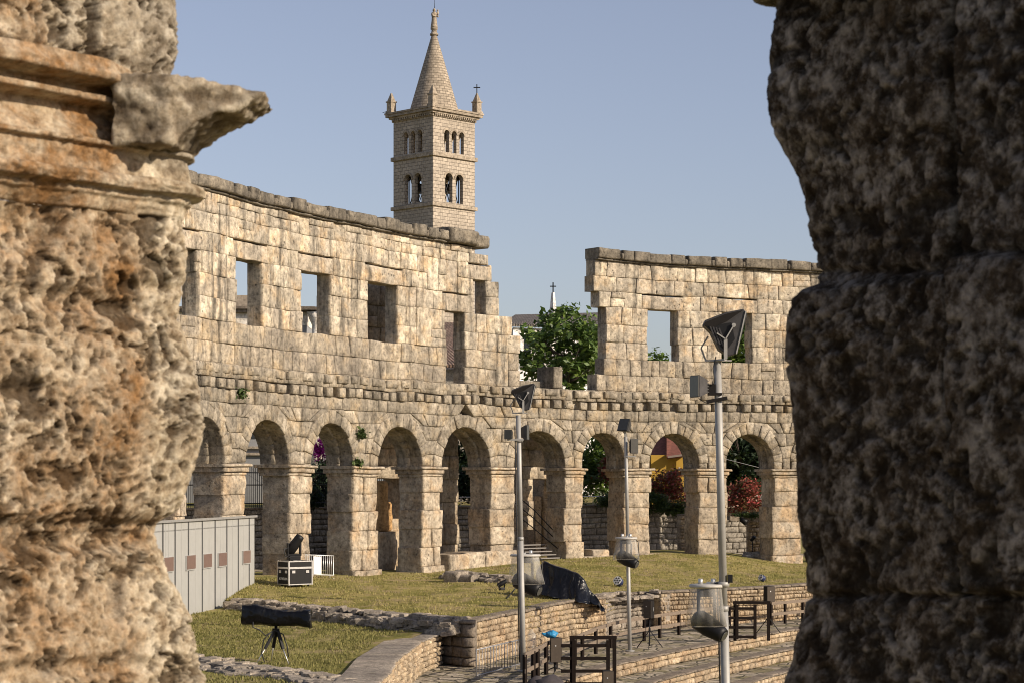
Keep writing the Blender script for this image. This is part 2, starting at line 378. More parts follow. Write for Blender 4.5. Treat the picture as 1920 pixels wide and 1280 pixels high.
def blocks_mesh(name, cv, blocks, mat, parent=None, res=.24, gap=.007, edge=.03, amp=.035, zwob=.07, rec=.04, chip=.25, loc=None, rng=None):
    """blocks: list of (quad of 4 (u,z) corners BL BR TR TL, w_front, w_back) -> one mesh of worn stone blocks"""
    rng = rng or np.random.default_rng(abs(hash(name)) % 1000 if False else len(blocks) * 7 + 3)
    V, Fc, S = [], [], []; base = 0
    for q, w0, w1 in blocks:
        q = np.asarray(q, float)
        Lu = max(.05, (np.hypot(*(q[1] - q[0])) + np.hypot(*(q[2] - q[3]))) / 2); Lz = max(.05, (np.hypot(*(q[3] - q[0])) + np.hypot(*(q[2] - q[1]))) / 2)
        eu, ez = min(.24, edge / Lu), min(.24, edge / Lz); gu, gz = min(.1, gap / Lu), min(.1, gap / Lz)
        nu, nz = max(1, int(round(Lu / res))), max(1, int(round(Lz / res)))
        sv = np.concatenate([[gu], np.linspace(gu + eu, 1 - gu - eu, nu + 1), [1 - gu]])
        tv = np.concatenate([[gz], np.linspace(gz + ez, 1 - gz - ez, nz + 1), [1 - gz]])
        S_, T_ = np.meshgrid(sv, tv); A, B = S_.shape
        dep = np.full(S_.shape, w0 + rng.uniform(-.055, .04))
        rim = (np.arange(A)[:, None] % (A - 1) == 0) | (np.arange(B)[None, :] % (B - 1) == 0)
        cen = 1 - np.maximum(np.abs(S_ - .5), np.abs(T_ - .5)) * 2
        dep -= rng.uniform(.0, .04) * np.clip(cen * 2, 0, 1)
        off = rng.uniform(-50, 50, 3)
        uu = (1 - S_) * (1 - T_) * q[0, 0] + S_ * (1 - T_) * q[1, 0] + S_ * T_ * q[2, 0] + (1 - S_) * T_ * q[3, 0]
        zz = (1 - S_) * (1 - T_) * q[0, 1] + S_ * (1 - T_) * q[1, 1] + S_ * T_ * q[2, 1] + (1 - S_) * T_ * q[3, 1]
        if amp:
            nse = np.array([mn.noise((a * 1.3 + off[0], b * 1.3 + off[1], off[2])) + .6 * mn.noise((a * 3.7 + off[0], b * 3.7, off[2])) for a, b in zip(uu.ravel(), zz.ravel())]).reshape(S_.shape)
            dep += amp * nse
        dep[rim] += rec * rng.uniform(.6, 1.5)
        for (i, k) in ((0, 0), (0, B - 1), (A - 1, 0), (A - 1, B - 1)):
            if rng.random() < chip: dep[i, k] += rng.uniform(.04, .16)
        # boundary loop
        loop = [(0, k) for k in range(B)] + [(i, B - 1) for i in range(1, A)] + [(A - 1, k) for k in range(B - 2, -1, -1)] + [(i, 0) for i in range(A - 2, 0, -1)]
        lu, lz, lw = [], [], []
        for w in (max(dep.max() + .02, w0 + .13), w1):
            for (i, k) in loop:
                s = 0 if k == 0 else (1 if k == B - 1 else sv[k]); t = 0 if i == 0 else (1 if i == A - 1 else tv[i])
                lu.append((1 - s) * (1 - t) * q[0, 0] + s * (1 - t) * q[1, 0] + s * t * q[2, 0] + (1 - s) * t * q[3, 0])
                lz.append((1 - s) * (1 - t) * q[0, 1] + s * (1 - t) * q[1, 1] + s * t * q[2, 1] + (1 - s) * t * q[3, 1]); lw.append(w)
        ua, za, wa = np.concatenate([uu.ravel(), lu]), np.concatenate([zz.ravel(), lz]), np.concatenate([dep.ravel(), lw])
        x, y = cv.P(ua, wa)
        if zwob: za = za + np.array([zwob * (mn.noise((a * .35, b * .5, 3.3)) + .55 * mn.noise((a * 1.1, b * 1.7, 8.3))) for a, b in zip(ua, za)])
        V.append(np.c_[x, y, za]); n0 = A * B; L = len(loop)
        for i in range(A - 1):
            for k in range(B - 1):
                Fc.append((base + i * B + k, base + i * B + k + 1, base + (i + 1) * B + k + 1, base + (i + 1) * B + k)); S.append(True)
        for j in range(L):
            j2 = (j + 1) % L; a, b = loop[j], loop[j2]
            Fc.append((base + b[0] * B + b[1], base + a[0] * B + a[1], base + n0 + j, base + n0 + j2)); S.append(True)
            Fc.append((base + n0 + j2, base + n0 + j, base + n0 + L + j, base + n0 + L + j2)); S.append(False)
        Fc.append(tuple(base + n0 + L + j for j in range(L))); S.append(False)
        base += n0 + 2 * L
    return link_mesh(name, np.concatenate(V), Fc, mat, parent, smooth=S, loc=loc)

def rect(u0, u1, z0, z1): return ((u0, z0), (u1, z0), (u1, z1), (u0, z1))
def course(u0, u1, z0, z1, lo, hi, w0, w1, holes=(), rng=random):
    """split one course into stones of random length, leaving the holes (a, b) open"""
    segs, a = [], u0
    for h0, h1 in sorted(holes):
        if h1 <= u0 or h0 >= u1: continue
        if h0 - a > .12: segs.append((a, h0))
        a = max(a, h1)
    if u1 - a > .12: segs.append((a, u1))
    out = []
    for s0, s1 in segs:
        L = s1 - s0; n = max(1, int(round(L / rng.uniform(lo, hi)))); cuts = [0]
        for i in range(n): cuts.append(cuts[-1] + rng.uniform(.65, 1.4))
        cuts = [s0 + c / cuts[-1] * L for c in cuts]
        js = [0] + [rng.uniform(-.06, .06) * min(1, (hi + lo) / 1.6) for _ in cuts[1:-1]] + [0]
        for k in range(len(cuts) - 1):
            b0, b1, t0, t1 = cuts[k] - js[k], cuts[k + 1] - js[k + 1], cuts[k] + js[k], cuts[k + 1] + js[k + 1]
            if z1 - z0 > .6 and rng.random() < .05:      # now and then two flat stones instead of one
                f = rng.uniform(.35, .65); zm = z0 + (z1 - z0) * f; m0, m1 = b0 + (t0 - b0) * f, b1 + (t1 - b1) * f
                out += [(((b0, z0), (b1, z0), (m1, zm), (m0, zm)), w0, w1), (((m0, zm), (m1, zm), (t1, z1), (t0, z1)), w0, w1)]
            else: out.append((((b0, z0), (b1, z0), (t1, z1), (t0, z1)), w0, w1))
    return out

rg = random.Random(11)
wall_e = empty('amphitheatre_wall', WALL.V(U(900), 1, 0), 'ruined two storey Roman amphitheatre wall of weathered limestone blocks with arches below and windows above', 'ruin')
arches = [(None, None, 118, 204), (None, None, 235, 330), (0, 0, 348, 420), (0, 0, 460, 543), (0, 0, 583, 663), (0, 0, 708, 792), (0, 0, 827, 920), (0, 0, 963, 1060),
          (0, 0, 1092, 1170), (0, 0, 1218, 1310), (0, 0, 1362, 1450), (0, 0, 1500, 1588)]
A = [(U(a), U(b)) for _, _, a, b in arches]
ZI = 5.9
LW1, LW2 = .8, 1.6                      # front and back ring of the arcade
UL, UR = U(60), U(1640)
# piers
edges = [UL] + [v for ab in A for v in ab] + [UR]
zc = [-1.2, .45, 1.5, 2.5, 3.5, 4.45, 5.34]
for i in range(0, len(edges), 2):
    a, b = edges[i], edges[i + 1]; bl = []
    for z0, z1 in zip(zc, zc[1:]):
        j0, j1 = rg.uniform(-.13, .10), rg.uniform(-.10, .13); p = .12 if z1 < .5 else 0
        two = (b - a) > 2.2 or rg.random() < .25
        w0 = -p
        if two:
            m_ = a + (b - a) * rg.uniform(.35, .65)
            bl += [(rect(a - p + j0, m_, z0, z1), w0, LW2 + p), (rect(m_, b + p + j1, z0, z1), w0, LW2 + p)]
        else: bl.append((rect(a - p + j0, b + p + j1, z0, z1), w0, LW2 + p))
    pier = blocks_mesh('pier', WALL, bl, M['pier'], wall_e, amp=.085, rec=.03, edge=.04, chip=.6, res=.18)
    cb = []
    for z0, z1, p in ((5.34, 5.5, .05), (5.5, 5.74, .16), (5.74, 5.9, .30)):
        cb.append((rect(a - p + rg.uniform(-.05, .05), b + p + rg.uniform(-.08, .05), z0, z1), -p, LW2 + p))
    cap = blocks_mesh('capital', WALL, cb, M['pier'], pier, amp=.03, edge=.05, rec=.05, chip=.6, res=.2, zwob=.05)
# arches: two rings of voussoirs
RO = {}
for (a, b) in A:
    r = (b - a) / 2; uc = (a + b) / 2; zc_ = max(ZI, 8.03 - r); bl = []
    RO[uc] = (r, zc_)
    n = 13
    for k in range(n):
        t0, t1 = math.pi * k / n, math.pi * (k + 1) / n
        for (ri, ro, w0, w1) in ((r, r + .72 + rg.uniform(-.06, .08), -.03, LW1), (r - .13, r + .6, LW1, LW2)):
            c = lambda rr, t: (uc - rr * math.cos(t), zc_ + rr * math.sin(t))
            bl.append(((c(ri, t1), c(ri, t0), c(ro, t0), c(ro, t1))[::1], w0, w1))
    bl = [((q[1], q[0], q[3], q[2]), w0, w1) for q, w0, w1 in bl]
    if zc_ > ZI + .02:                    # stilted springing
        for (s, sgn) in ((a, -1), (b, 1)):
            u_in, u_out = s, s + sgn * .6
            bl.append((rect(min(u_in, u_out), max(u_in, u_out), ZI, zc_), -.02, LW1))
            u_in -= sgn * .13
            bl.append((rect(min(u_in, u_out), max(u_in, u_out), ZI, zc_), LW1, LW2))
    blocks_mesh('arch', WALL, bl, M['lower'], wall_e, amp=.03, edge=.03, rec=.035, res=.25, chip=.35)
# spandrels
bl = []
zs = [5.9, 6.6, 7.35, 8.1, 8.75, 9.4]
def arch_cut(z, side, uc):                # extrados u at height z
    r, c = RO[uc]; ro = r + .70; dz = z - c
    if dz >= ro: return uc
    return uc + side * (math.sqrt(ro * ro - max(0, dz) ** 2))
ucs = sorted(RO)
for z0, z1 in zip(zs, zs[1:]):
    bounds = [(UL, UL)] + [None] * 0
    lefts = [(UL, UL)]; rights = []
    for uc in ucs:
        rights.append((arch_cut(z0, -1, uc), arch_cut(z1, -1, uc))); lefts.append((arch_cut(z0, 1, uc), arch_cut(z1, 1, uc)))
    rights.append((UR, UR))
    for (l0, l1), (r0, r1) in zip(lefts, rights):
        if r0 - l0 < .15 and r1 - l1 < .15: continue
        L = max(r0 - l0, r1 - l1); n = max(1, int(round(L / rg.uniform(.8, 1.2)))); cuts = [0]
        for i in range(n): cuts.append(cuts[-1] + rg.uniform(.7, 1.3))
        cuts = [c / cuts[-1] for c in cuts]
        for c0, c1 in zip(cuts, cuts[1:]):
            q = ((l0 + (r0 - l0) * c0, z0), (l0 + (r0 - l0) * c1, z0), (l1 + (r1 - l1) * c1, z1), (l1 + (r1 - l1) * c0, z1))
            bl.append((q, rg.uniform(-.03, .05), LW2 - .01))
bl += course(UL, UR, 9.9, 10.55, .7, 1.2, .06, LW2 - .02, rng=rg)
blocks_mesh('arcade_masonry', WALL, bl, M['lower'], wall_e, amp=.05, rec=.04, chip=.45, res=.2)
# row of corbel stones with sockets between them, over a recessed backing course
bl = []; u = UL
while u < UR - .3:
    L = rg.uniform(.5, .68); bl.append((rect(u, min(UR, u + L), 9.4, 9.9 - rg.random() * .08), rg.uniform(-.16, -.06), .6)); u += L + rg.uniform(.2, .3)
    if rg.random() < .12: u += .4
bl += course(UL, UR, 9.4, 9.9, 1, 1.6, .32, LW2 - .02, rng=rg)
u = UL
while u < UR - .3:                        # small notched stones of the course above
    L = rg.uniform(.5, 1.1); bl.append((rect(u, min(UR, u + L), 10.1, 10.5), rg.uniform(-.10, .0), .3)); u += L + rg.uniform(.2, .5)
blocks_mesh('corbel_course', WALL, bl, M['lower'], wall_e, amp=.04, rec=.05, chip=.5, res=.2)
# upper storey
UW0, UW1 = .2, 1.05
zu = [10.55, 11.5, 12.5, 13.5, 14.55, 15.6, 16.5, 17.4, 18.3]
holesL = [(U(140), U(170), 12.5, 15.6), (U(262), U(292), 12.5, 15.6), (U(338), U(378), 12.5, 15.6), (U(450), U(500), 12.5, 15.6), (U(573), U(627), 12.5, 15.6), (U(697), U(752), 12.5, 15.6),
          (U(842), U(878), 10.55, 14.55), (U(893), U(917), 14.55, 16.5), (U(891), U(914), 17.95, 18.3)]
holesR = [(U(1218), U(1275), 12.5, 15.6), (U(1357), U(1412), 12.5, 15.6), (U(1500), U(1556), 12.5, 15.6)]
def side_wall(ulo, uhi, holes, label, seed):
    g = random.Random(seed); bl = []; lint = []; low = []
    rows = []
    for z0, z1 in zip(zu, zu[1:]): rows.append((z0, z1)) if z0 < 17 else rows.extend([(z0, 17.95), (17.95, z1)])
    if seed == 5: rows = [(z0, z1) for z0, z1 in zip(zu, zu[1:])]
    doubles = []
    for (z0, z1), (z2, z3) in zip(rows, rows[1:]):
        a, b = max(ulo(z0 + .1), ulo(z3 - .1)) + .8, min(uhi(z0 + .1), uhi(z3 - .1)) - 1.8
        for k in range(int((b - a) / 4.2)):
            u = g.uniform(a, b); v = u + g.uniform(.8, 1.3)
            if z0 < 12.4 and z3 > 12.6 or any(h[0] - 1.3 < v and h[1] + 1.3 > u and h[2] < z3 + .95 and h[3] > z0 - .95 for h in holes): continue
            if any(d[0] - .5 < v and d[1] + .5 > u and d[2] < z3 + .01 and d[3] > z0 - .01 for d in doubles): continue
            doubles.append((u, v, z0, z3)); bl.append((rect(u, v, z0, z3), UW0, UW1))
    for z0, z1 in rows:
        hs = [(h[0] + g.uniform(-.06, .06), h[1] + g.uniform(-.06, .06)) for h in holes if h[2] < z1 - .01 and h[3] > z0 + .01]
        for h in holes:                   # lintels
            if abs(h[3] - z0) < .02 and h[3] < 17:
                l0, l1 = h[0] - g.uniform(.25, .55), h[1] + g.uniform(.25, .55)
                if h[3] > 16: l1 = min(l1, uhi(z0) if callable(uhi) else uhi)
                hs.append((l0, l1)); lint.append((rect(l0, l1, z0, z1 - .09), UW0 - .05, UW1))
        a = ulo(.5 * (z0 + z1)); b = uhi(.5 * (z0 + z1))
        for d0, d1, dz0, dz1 in doubles:  # stones two courses tall
            if dz0 < z1 - .01 and dz1 > z0 + .01: hs.append((d0, d1))
        (low if z1 < 12.6 else bl).extend(course(a, b, z0, z1, .75, 1.35, UW0 + g.uniform(-.02, .02), UW1, hs, g))
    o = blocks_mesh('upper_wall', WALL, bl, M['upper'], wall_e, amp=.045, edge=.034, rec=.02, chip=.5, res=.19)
    blocks_mesh('sill_course', WALL, low, M['sill'], wall_e, amp=.05, edge=.04, rec=.025, chip=.5, res=.2)
    for l in lint: blocks_mesh('lintel', WALL, [l], M['upper'], o, amp=.04, edge=.045, rec=.035, chip=.6, res=.2)
    return o
def right_end(z):
    for zz, u in ((13.1, U(979)), (14.4, U(965)), (16.3, U(941)), (17.4, U(928)), (18.0, U(922)), (99, U(916))):
        if z < zz: return u
def left_start(z):
    for zz, u in ((11.4, U(1122)), (12.4, U(1136)), (15.6, U(1141)), (16.5, U(1128)), (17.4, U(1117)), (18.3, U(1120)), (99, U(1122))):
        if z < zz: return u
side_wall(lambda z: UL, right_end, holesL, 'l', 3)
side_wall(left_start, lambda z: UR, holesR, 'r', 5)
def cornice(u0, u1, seed):
    g = random.Random(seed); bl = []; u = u0
    while u < u1 - .2:
        L = g.uniform(.8, 1.9); v = min(u1, u + L)
        bl.append((rect(u, v, 18.42, 19.0 + g.uniform(-.07, .05)), UW0 - .42 + g.uniform(-.03, .05), UW1 + .1)); u = v
        if g.random() < .6 and u < u1 - .6:
            bl.append((rect(u, u + .22, 18.42, 18.78), UW0 - .38, UW1 + .1)); u += .22
    bl += [(q, w0, w1) for q, w0, w1 in course(u0, u1, 18.3, 18.42, 1.2, 2.2, UW0 - .2, UW1 + .05, rng=g)]
    return blocks_mesh('cornice', WALL, bl, M['cornice'], wall_e, amp=.04, edge=.06, rec=.05, chip=.6, res=.2)
cornice(UL, U(838), 4); cornice(U(1120), UR, 6)
g_ = random.Random(1)
blocks_mesh('cornice', WALL, [(rect(U(840), U(893), 18.36, 19.15), UW0 - .55, UW1 + .2), (rect(U(893), U(918), 18.3, 19.0), UW0 - .3, UW1 + .1)],
            M['cornice'], wall_e, amp=.06, edge=.12, rec=.12, chip=.9, res=.16)
# blocks lying on the broken part of the wall
o = blocks_mesh('stone_block', WALL, [(rect(U(1040), U(1057), 10.58, 11.85), .05, 1.5)], M['cornice'], None, amp=.03, chip=.3, zwob=0)
tag(o, 'single squared stone block left standing in the gap of the ruined upper wall', 'stone block')
o = blocks_mesh('stone_block', WALL, [(rect(U(986), U(1060), 10.57, 11.0), .9, 1.55)], M['cornice'], None, amp=.03, chip=.3, zwob=0)
tag(o, 'long low dark stone block lying in the wall gap beside the single squared block', 'stone block')

# stair towers behind the arcade: heavy masonry fragments seen through the arches
def masonry(name, u0, u1, w0, w1, rows, holes, mat, label, cat, seed, lo=.9, hi=1.5, group=None, res=.3):
    g = random.Random(seed); bl = []
    for z0, z1 in zip(rows, rows[1:]):
        hs = [(h[0], h[1]) for h in holes if h[2] < z1 - .01 and h[3] > z0 + .01]
        bl += course(u0, u1, z0, z1, lo, hi, w0 + g.uniform(-.03, .03), w1, hs, g)
    o = blocks_mesh(name, WALL, bl, mat, None, amp=.05, chip=.4, res=res)
    return tag(o, label, cat, group)
ra = [-.8, .3, 1.2, 2.1, 3.0, 3.9, 5.25, 6.0, 7, 8, 9]
masonry('stair_tower', UW(688, 4.6), UW(806, 4.6), 4.6, 5.9, ra + [10.2, 11.4, 12.6, 13.8, 15, 16.2], [(UW(704, 4.6), UW(752, 4.6), 3.0, 5.25)], M['pier'],
        'massive block wall with a rectangular opening standing behind the fourth arch from the shed', 'wall', 21)
masonry('stair_tower', UW(800, 4), UW(860, 4), 4.0, 5.2, [-.8, .3, 1.4, 2.6, 3.9, 5.2, 6.6, 8, 9.2], [], M['pier'], 'tall narrow sunlit stone pier seen inside the arch left of the slim lamp pole', 'pillar', 22)
masonry('stair_tower', UW(940, 3.9), UW(1066, 3.9), 3.9, 5.2, ra, [(UW(1000, 3.9), UW(1070, 3.9), 2.0, 5.25), (UW(985, 3.9), UW(1070, 3.9), -1, 2.0)], M['pier'], 'block wall with a doorway behind the arch with the metal stairs', 'wall', 23)
o = blocks_mesh('stone_block', WALL, [(rect(UW(716, 3.3), UW(731, 3.3), 2.3, 5.1), 3.3, 4.0), (rect(UW(730, 3.4), UW(738, 3.4), 2.3, 3.9), 3.4, 4.0)], stone('orange_stone', [(.50, .30, .13), (.42, .26, .12)], (.3, .19, .1), .4, 1, 6, .5, 1, .2), None, amp=.08, chip=.9, rec=.15, edge=.12)
tag(o, 'orange broken stone fragment standing upright inside the fourth arch', 'stone block')
o = blocks_mesh('stone_block', WALL, course(UW(700, 3), UW(760, 3), -.5, 2.3, 1.2, 1.8, 3.0, 4.3, rng=rg), M['pier'], None, amp=.06, chip=.7)
tag(o, 'low stone block wall closing the foot of the fourth arch', 'wall')
masonry('broken_pier', UW(1003, 5.6), UW(1016, 5.6), 5.6, 6.8, [.4, 1.4, 2.4, 3.3, 4.2], [], M['rubble'], 'slim broken rubble pier seen through the stair arch, left of the bigger one', 'pillar', 24, .3, .5)
masonry('broken_pier', UW(1021, 5.4), UW(1040, 5.4), 5.4, 6.8, [.4, 1.3, 2.2, 3.1, 4.0, 4.9, 5.5], [], M['rubble'], 'tall orange rubble pier catching the sun beyond the metal stairs', 'pillar', 25, .4, .7)
# big squared base blocks in front of the piers
for p0, p1, z0, z1, w0, w1, lab in ((832, 868, .2, 1.05, -.5, 1.4, 'large squared stone with a dark shaded end at the foot of the fifth arch'),
                                   (868, 905, .2, 1.12, -.3, 1.4, 'pale squared stone beside the dark ended stone under the fifth arch'),
                                   (905, 968, .15, 1.15, -.35, .4, 'pale stone slab at the foot of the pier behind the slim lamp pole'),
                                   (1120, 1150, .45, 1.0, .3, 1.4, 'short stone step laid in the arch behind the middle lamp pole'),
                                   (1095, 1165, .3, .62, -.1, .9, 'long low stone threshold under the arch behind the middle lamp pole'),
                                   (1190, 1232, .3, .72, -.5, .4, 'pale plinth stone at the pier right of the middle lamp pole')):
    o = blocks_mesh('stone_block', WALL, [(rect(U(p0), U(p1), z0 - .9, z1), w0, w1)], M['pier'], None, amp=.05, chip=.8, rec=.1, edge=.1, zwob=0)
    tag(o, lab, 'stone block')
# metal stairs in the sixth arch
st = empty('metal_stairs', WALL.V(U(1020), 2, .5), 'dark metal staircase with black railings rising inside the arch behind the slim lamp pole', 'stairs')
for k in range(5):
    z = .62 + .19 * k; w = .2 + .3 * k; mb = MB(); u1 = UW(1050 - 7 * k, w)
    mb.add([WALL.V(u1 - 2.2, w, z), WALL.V(u1, w, z), WALL.V(u1, w + .28, z), WALL.V(u1 - 2.2, w + .28, z), WALL.V(u1 - 2.2, w, z - .06), WALL.V(u1, w, z - .06), WALL.V(u1, w + .28, z - .06), WALL.V(u1 - 2.2, w + .28, z - .06)],
           [(0, 1, 2, 3), (4, 7, 6, 5), (0, 4, 5, 1), (1, 5, 6, 2), (2, 6, 7, 3), (3, 7, 4, 0)])
    mb.build('step', plain('stair_tread', (.2, .185, .17), .6, .3) if k == 0 else bpy.data.materials['stair_tread'], st)
pts = [(1052, .5), (1003, 2.0), (966, 2.9)]
P0, P1, P2 = [WALL.V(UW(a, w), w, 0) for a, w in pts]
for h0, h1, h2 in ((1.72, 3.35, 4.35), (1.35, 2.85, 3.8), (.95, 2.25, 3.2)):
    mb = MB(); mb.tube([P0 + Vector((0, 0, h0)), P1 + Vector((0, 0, h1)), P2 + Vector((0, 0, h2))], .03, 6); mb.build('rail', M['black'], st)
mb = MB(); mb.bar(P0 + Vector((0, 0, .3)), P0 + Vector((0, 0, 1.72)), .05, .05); mb.build('post', M['black'], st)
mb = MB(); mb.bar(P1 + Vector((0, 0, .5)), P1 + Vector((0, 0, 3.35)), .06, .06); mb.build('post', M['black'], st)
# ------------------------------------------------------------------ ground
EDGE = [(180, 100), (345, 93), (480, 88), (600, 83.2), (740, 79.2), (880, 76), (1000, 84.2), (1070, 89.9), (1136, 92.3), (1150, 94.6), (1215, 97.5), (1241, 96.6), (1370, 99.4), (1500, 103.5), (1700, 109)]
BASE = [(180, .5), (420, .45), (520, .45), (690, .18), (810, .12), (960, .38), (1075, .55), (1240, .70), (1330, .58), (1480, -.08), (1700, -.2)]
def tab(t, x): return float(np.interp(x, [a for a, _ in t], [b for _, b in t]))
def wall_d(px): return float(np.interp(px, WALL.px, WALL.y))
def lawn_z(px, d):
    de, dw = tab(EDGE, px), wall_d(px); t = min(1, max(0, (d - de) / (dw - de)))
    z = -.15 + (tab(BASE, px) + .15) * (t * t * (3 - 2 * t))
    x, y = XY(px, d)
    return z + .05 * mn.noise((x * .4, y * .25, 0)) + .02 * mn.noise((x * 1.7, y * 1.1, 5))
def on_lawn(px, py):                     # lawn point seen at a pixel
    lo, hi = tab(EDGE, px), wall_d(px)
    for k in range(200):
        d = lo + (hi - lo) * k / 199
        if HOR + (EYE - lawn_z(px, d)) * F / d <= py: return Vector((*XY(px, d), lawn_z(px, d)))
    return Vector((*XY(px, hi), lawn_z(px, hi)))
def low_z(x, y): return -.46 - .012 * (88 - y) + .04 * mn.noise((x * .5, y * .3, 9))
vs, fs = [], []; pxs = np.linspace(180, 1700, 190); nr = 40
for px in pxs:
    de, dw = tab(EDGE, px), wall_d(px)
    for k in range(nr + 1):
        d = de + .28 + (dw + 7 - de) * k / nr
        if k == 0: vs.append((*XY(px, d), -1.0))
        vs.append((*XY(px, d), lawn_z(px, d)))
for i in range(len(pxs) - 1):
    for k in range(nr + 1): fs.append((i * (nr + 2) + k, (i + 1) * (nr + 2) + k, (i + 1) * (nr + 2) + k + 1, i * (nr + 2) + k + 1))
tag(link_mesh('lawn', vs, fs, M['lawn'], smooth=True), kind='structure')
LOWR = [(50, -4.7), (58, -4.5), (65.9, -4.4), (73.2, -3.9), (76.5, -3.3), (79.5, -4.5), (80, -6), (92, -13)]
vs, fs = [], []; nc, nr2 = 60, 60
for r in range(nr2 + 1):
    y = 50 + 42 * r / nr2; xr = float(np.interp(y, [a for a, _ in LOWR], [b for _, b in LOWR])); xl = -24
    for c in range(nc + 1):
        x = xl + (xr - xl) * c / nc; vs.append((x, y, low_z(x, y)))
for r in range(nr2):
    for c in range(nc): a = r * (nc + 1) + c; fs.append((a, a + 1, a + nc + 2, a + nc + 1))
tag(link_mesh('lower_lawn', vs, fs, M['lawn2'], smooth=True), kind='structure')
# grass tufts
def tufts(name, pts, mat, hgt, seed):
    r = np.random.default_rng(seed); n = len(pts); p = np.asarray(pts); V = np.zeros((n, 3, 3))
    a = r.uniform(0, 6.28, n); w = r.uniform(.015, .035, n); h = hgt * r.uniform(.4, 1.3, n)
    dx, dy = np.cos(a) * w, np.sin(a) * w
    V[:, 0] = p - np.c_[dx, dy, np.full(n, .01)]; V[:, 1] = p + np.c_[dx, dy, np.full(n, -.01)]
    V[:, 2] = p + np.c_[r.normal(0, .03, n), r.normal(0, .03, n), h]
    o = link_mesh(name, V.reshape(-1, 3), [(3 * i, 3 * i + 1, 3 * i + 2) for i in range(n)], mat)
    return tag(o, kind='stuff')
pts = []
while len(pts) < 26000:
    px = RNG.uniform(330, 1530); de, dw = tab(EDGE, px), wall_d(px); d = de + (dw - de) * RNG.random() ** 1.1
    x, y = XY(px, d)
    if mn.noise((x * .7, y * .5, 2)) + .35 * RNG.normal() > -.05: continue
    pts.append((x, y, lawn_z(px, d)))
tag(tufts('grass', pts, M['blade'], .085, 1), 'short yellowish grass growing on the upper lawn', 'grass')
pts = []
while len(pts) < 20000:
    y = RNG.uniform(56, 88); xr = float(np.interp(y, [a for a, _ in LOWR], [b for _, b in LOWR])); px = RNG.uniform(340, 860); x = (px - 960) / F * y
    if x > xr - .9 and y < 77: continue
    if x > xr - .1: continue
    if mn.noise((x * .8, y * .6, 7)) + .35 * RNG.normal() > .0: continue
    pts.append((x, y, low_z(x, y)))
tag(tufts('grass', pts, M['blade2'], .085, 2), 'greener short grass growing on the lower lawn', 'grass')

# terraces, walkway
Z0 = -1.85
def poly_curve(pts, flip=1, step=.4):
    p = np.asarray(pts, float); s = np.concatenate([[0], np.cumsum(np.hypot(*np.diff(p, axis=0).T))])
    n = max(2, int(s[-1] / step)); t = np.linspace(0, s[-1], n + 1)
    return Curve(np.c_[np.interp(t, s, p[:, 0]), np.interp(t, s, p[:, 1])], flip)
def smooth_curve(pts, n=3):
    p = np.asarray(pts, float)
    for _ in range(n):
        q = [p[0]]
        for a, b in zip(p[:-1], p[1:]): q += [a * .75 + b * .25, a * .25 + b * .75]
        p = np.array(q + [p[-1]])
    return p
E0 = smooth_curve([XY(850, 56), XY(940, 61.9), XY(1000, 66.6), XY(1060, 71), XY(1100, 73.7), XY(1160, 77.4), XY(1250, 82.2), XY(1340, 87.4), XY(1490, 95.7), XY(1640, 102.5), XY(1760, 108)])
EC = poly_curve(E0)
def pave_mat():
    m, t, b = newmat('stone_paving'); g = NT(t); pos = g.n('NewGeometry').outputs['Position']
    br = g.n('TexVoronoi'); br.feature = 'DISTANCE_TO_EDGE'; br.inputs['Scale'].default_value = 1.0; g.l(g.mapped(pos, (1.5, 1.5, 1.5)), br.inputs['Vector'])
    cell = g.n('TexVoronoi'); cell.inputs['Scale'].default_value = 1.0; g.l(g.mapped(pos, (1.5, 1.5, 1.5)), cell.inputs['Vector'])
    sep = g.n('SeparateColor'); g.l(cell.outputs['Color'], sep.inputs[0])
    c = g.ramp(sep.outputs[0], [(0, (.36, .30, .225)), (.5, (.46, .385, .29)), (1, (.55, .47, .36))])
    gr = g.ramp(g.noise(pos, .8, 5, .7), [(.47, 0), (.58, .8)])
    c = g.mix(gr, c, (.20, .17, .065))
    joint = g.ramp(br.outputs['Distance'], [(.03, 1), (.08, 0)])
    c = g.mix(joint, c, (.08, .07, .045)); f = g.noise(pos, 6, 8, .75)
    c = g.mix(1, c, g.ramp(f, [(.3, .55), (.7, 1.35)]), 'MULTIPLY')
    g.l(c, b.inputs['Base Color']); b.inputs['Roughness'].default_value = .95
    h = g.mix(.5, f, joint, 'SUBTRACT'); g.l(g.bump(h, 1, .12), b.inputs['Normal']); return m
M['pave'] = pave_mat()
def strip(cv, w0, w1, z0, z1, nseg=4, na=.0):
    vs, fs = [], []; us = np.linspace(0, cv.L, int(cv.L / .5) + 2)
    for u in us:
        for k in range(nseg + 1):
            w = w0 + (w1 - w0) * k / nseg; v = cv.V(u, w, z0 + (z1 - z0) * k / nseg); v.z += na * mn.noise(v * .9); vs.append(v)
    for i in range(len(us) - 1):
        for k in range(nseg): a = i * (nseg + 1) + k; fs.append((a, a + nseg + 1, a + nseg + 2, a + 1))
    return vs, fs
vs, fs = strip(EC, 0.25, 14, Z0, Z0, 30, .04)
tag(link_mesh('walkway', vs, fs, M['pave'], smooth=True), kind='structure')
ter = empty('seating_terrace', EC.V(EC.at(1300), 0, Z0 - .5), 'curved stone seating steps descending at the lower right behind the wooden railing', 'terrace')
STEP, RISE = 1.75, .5
rg = random.Random(31)
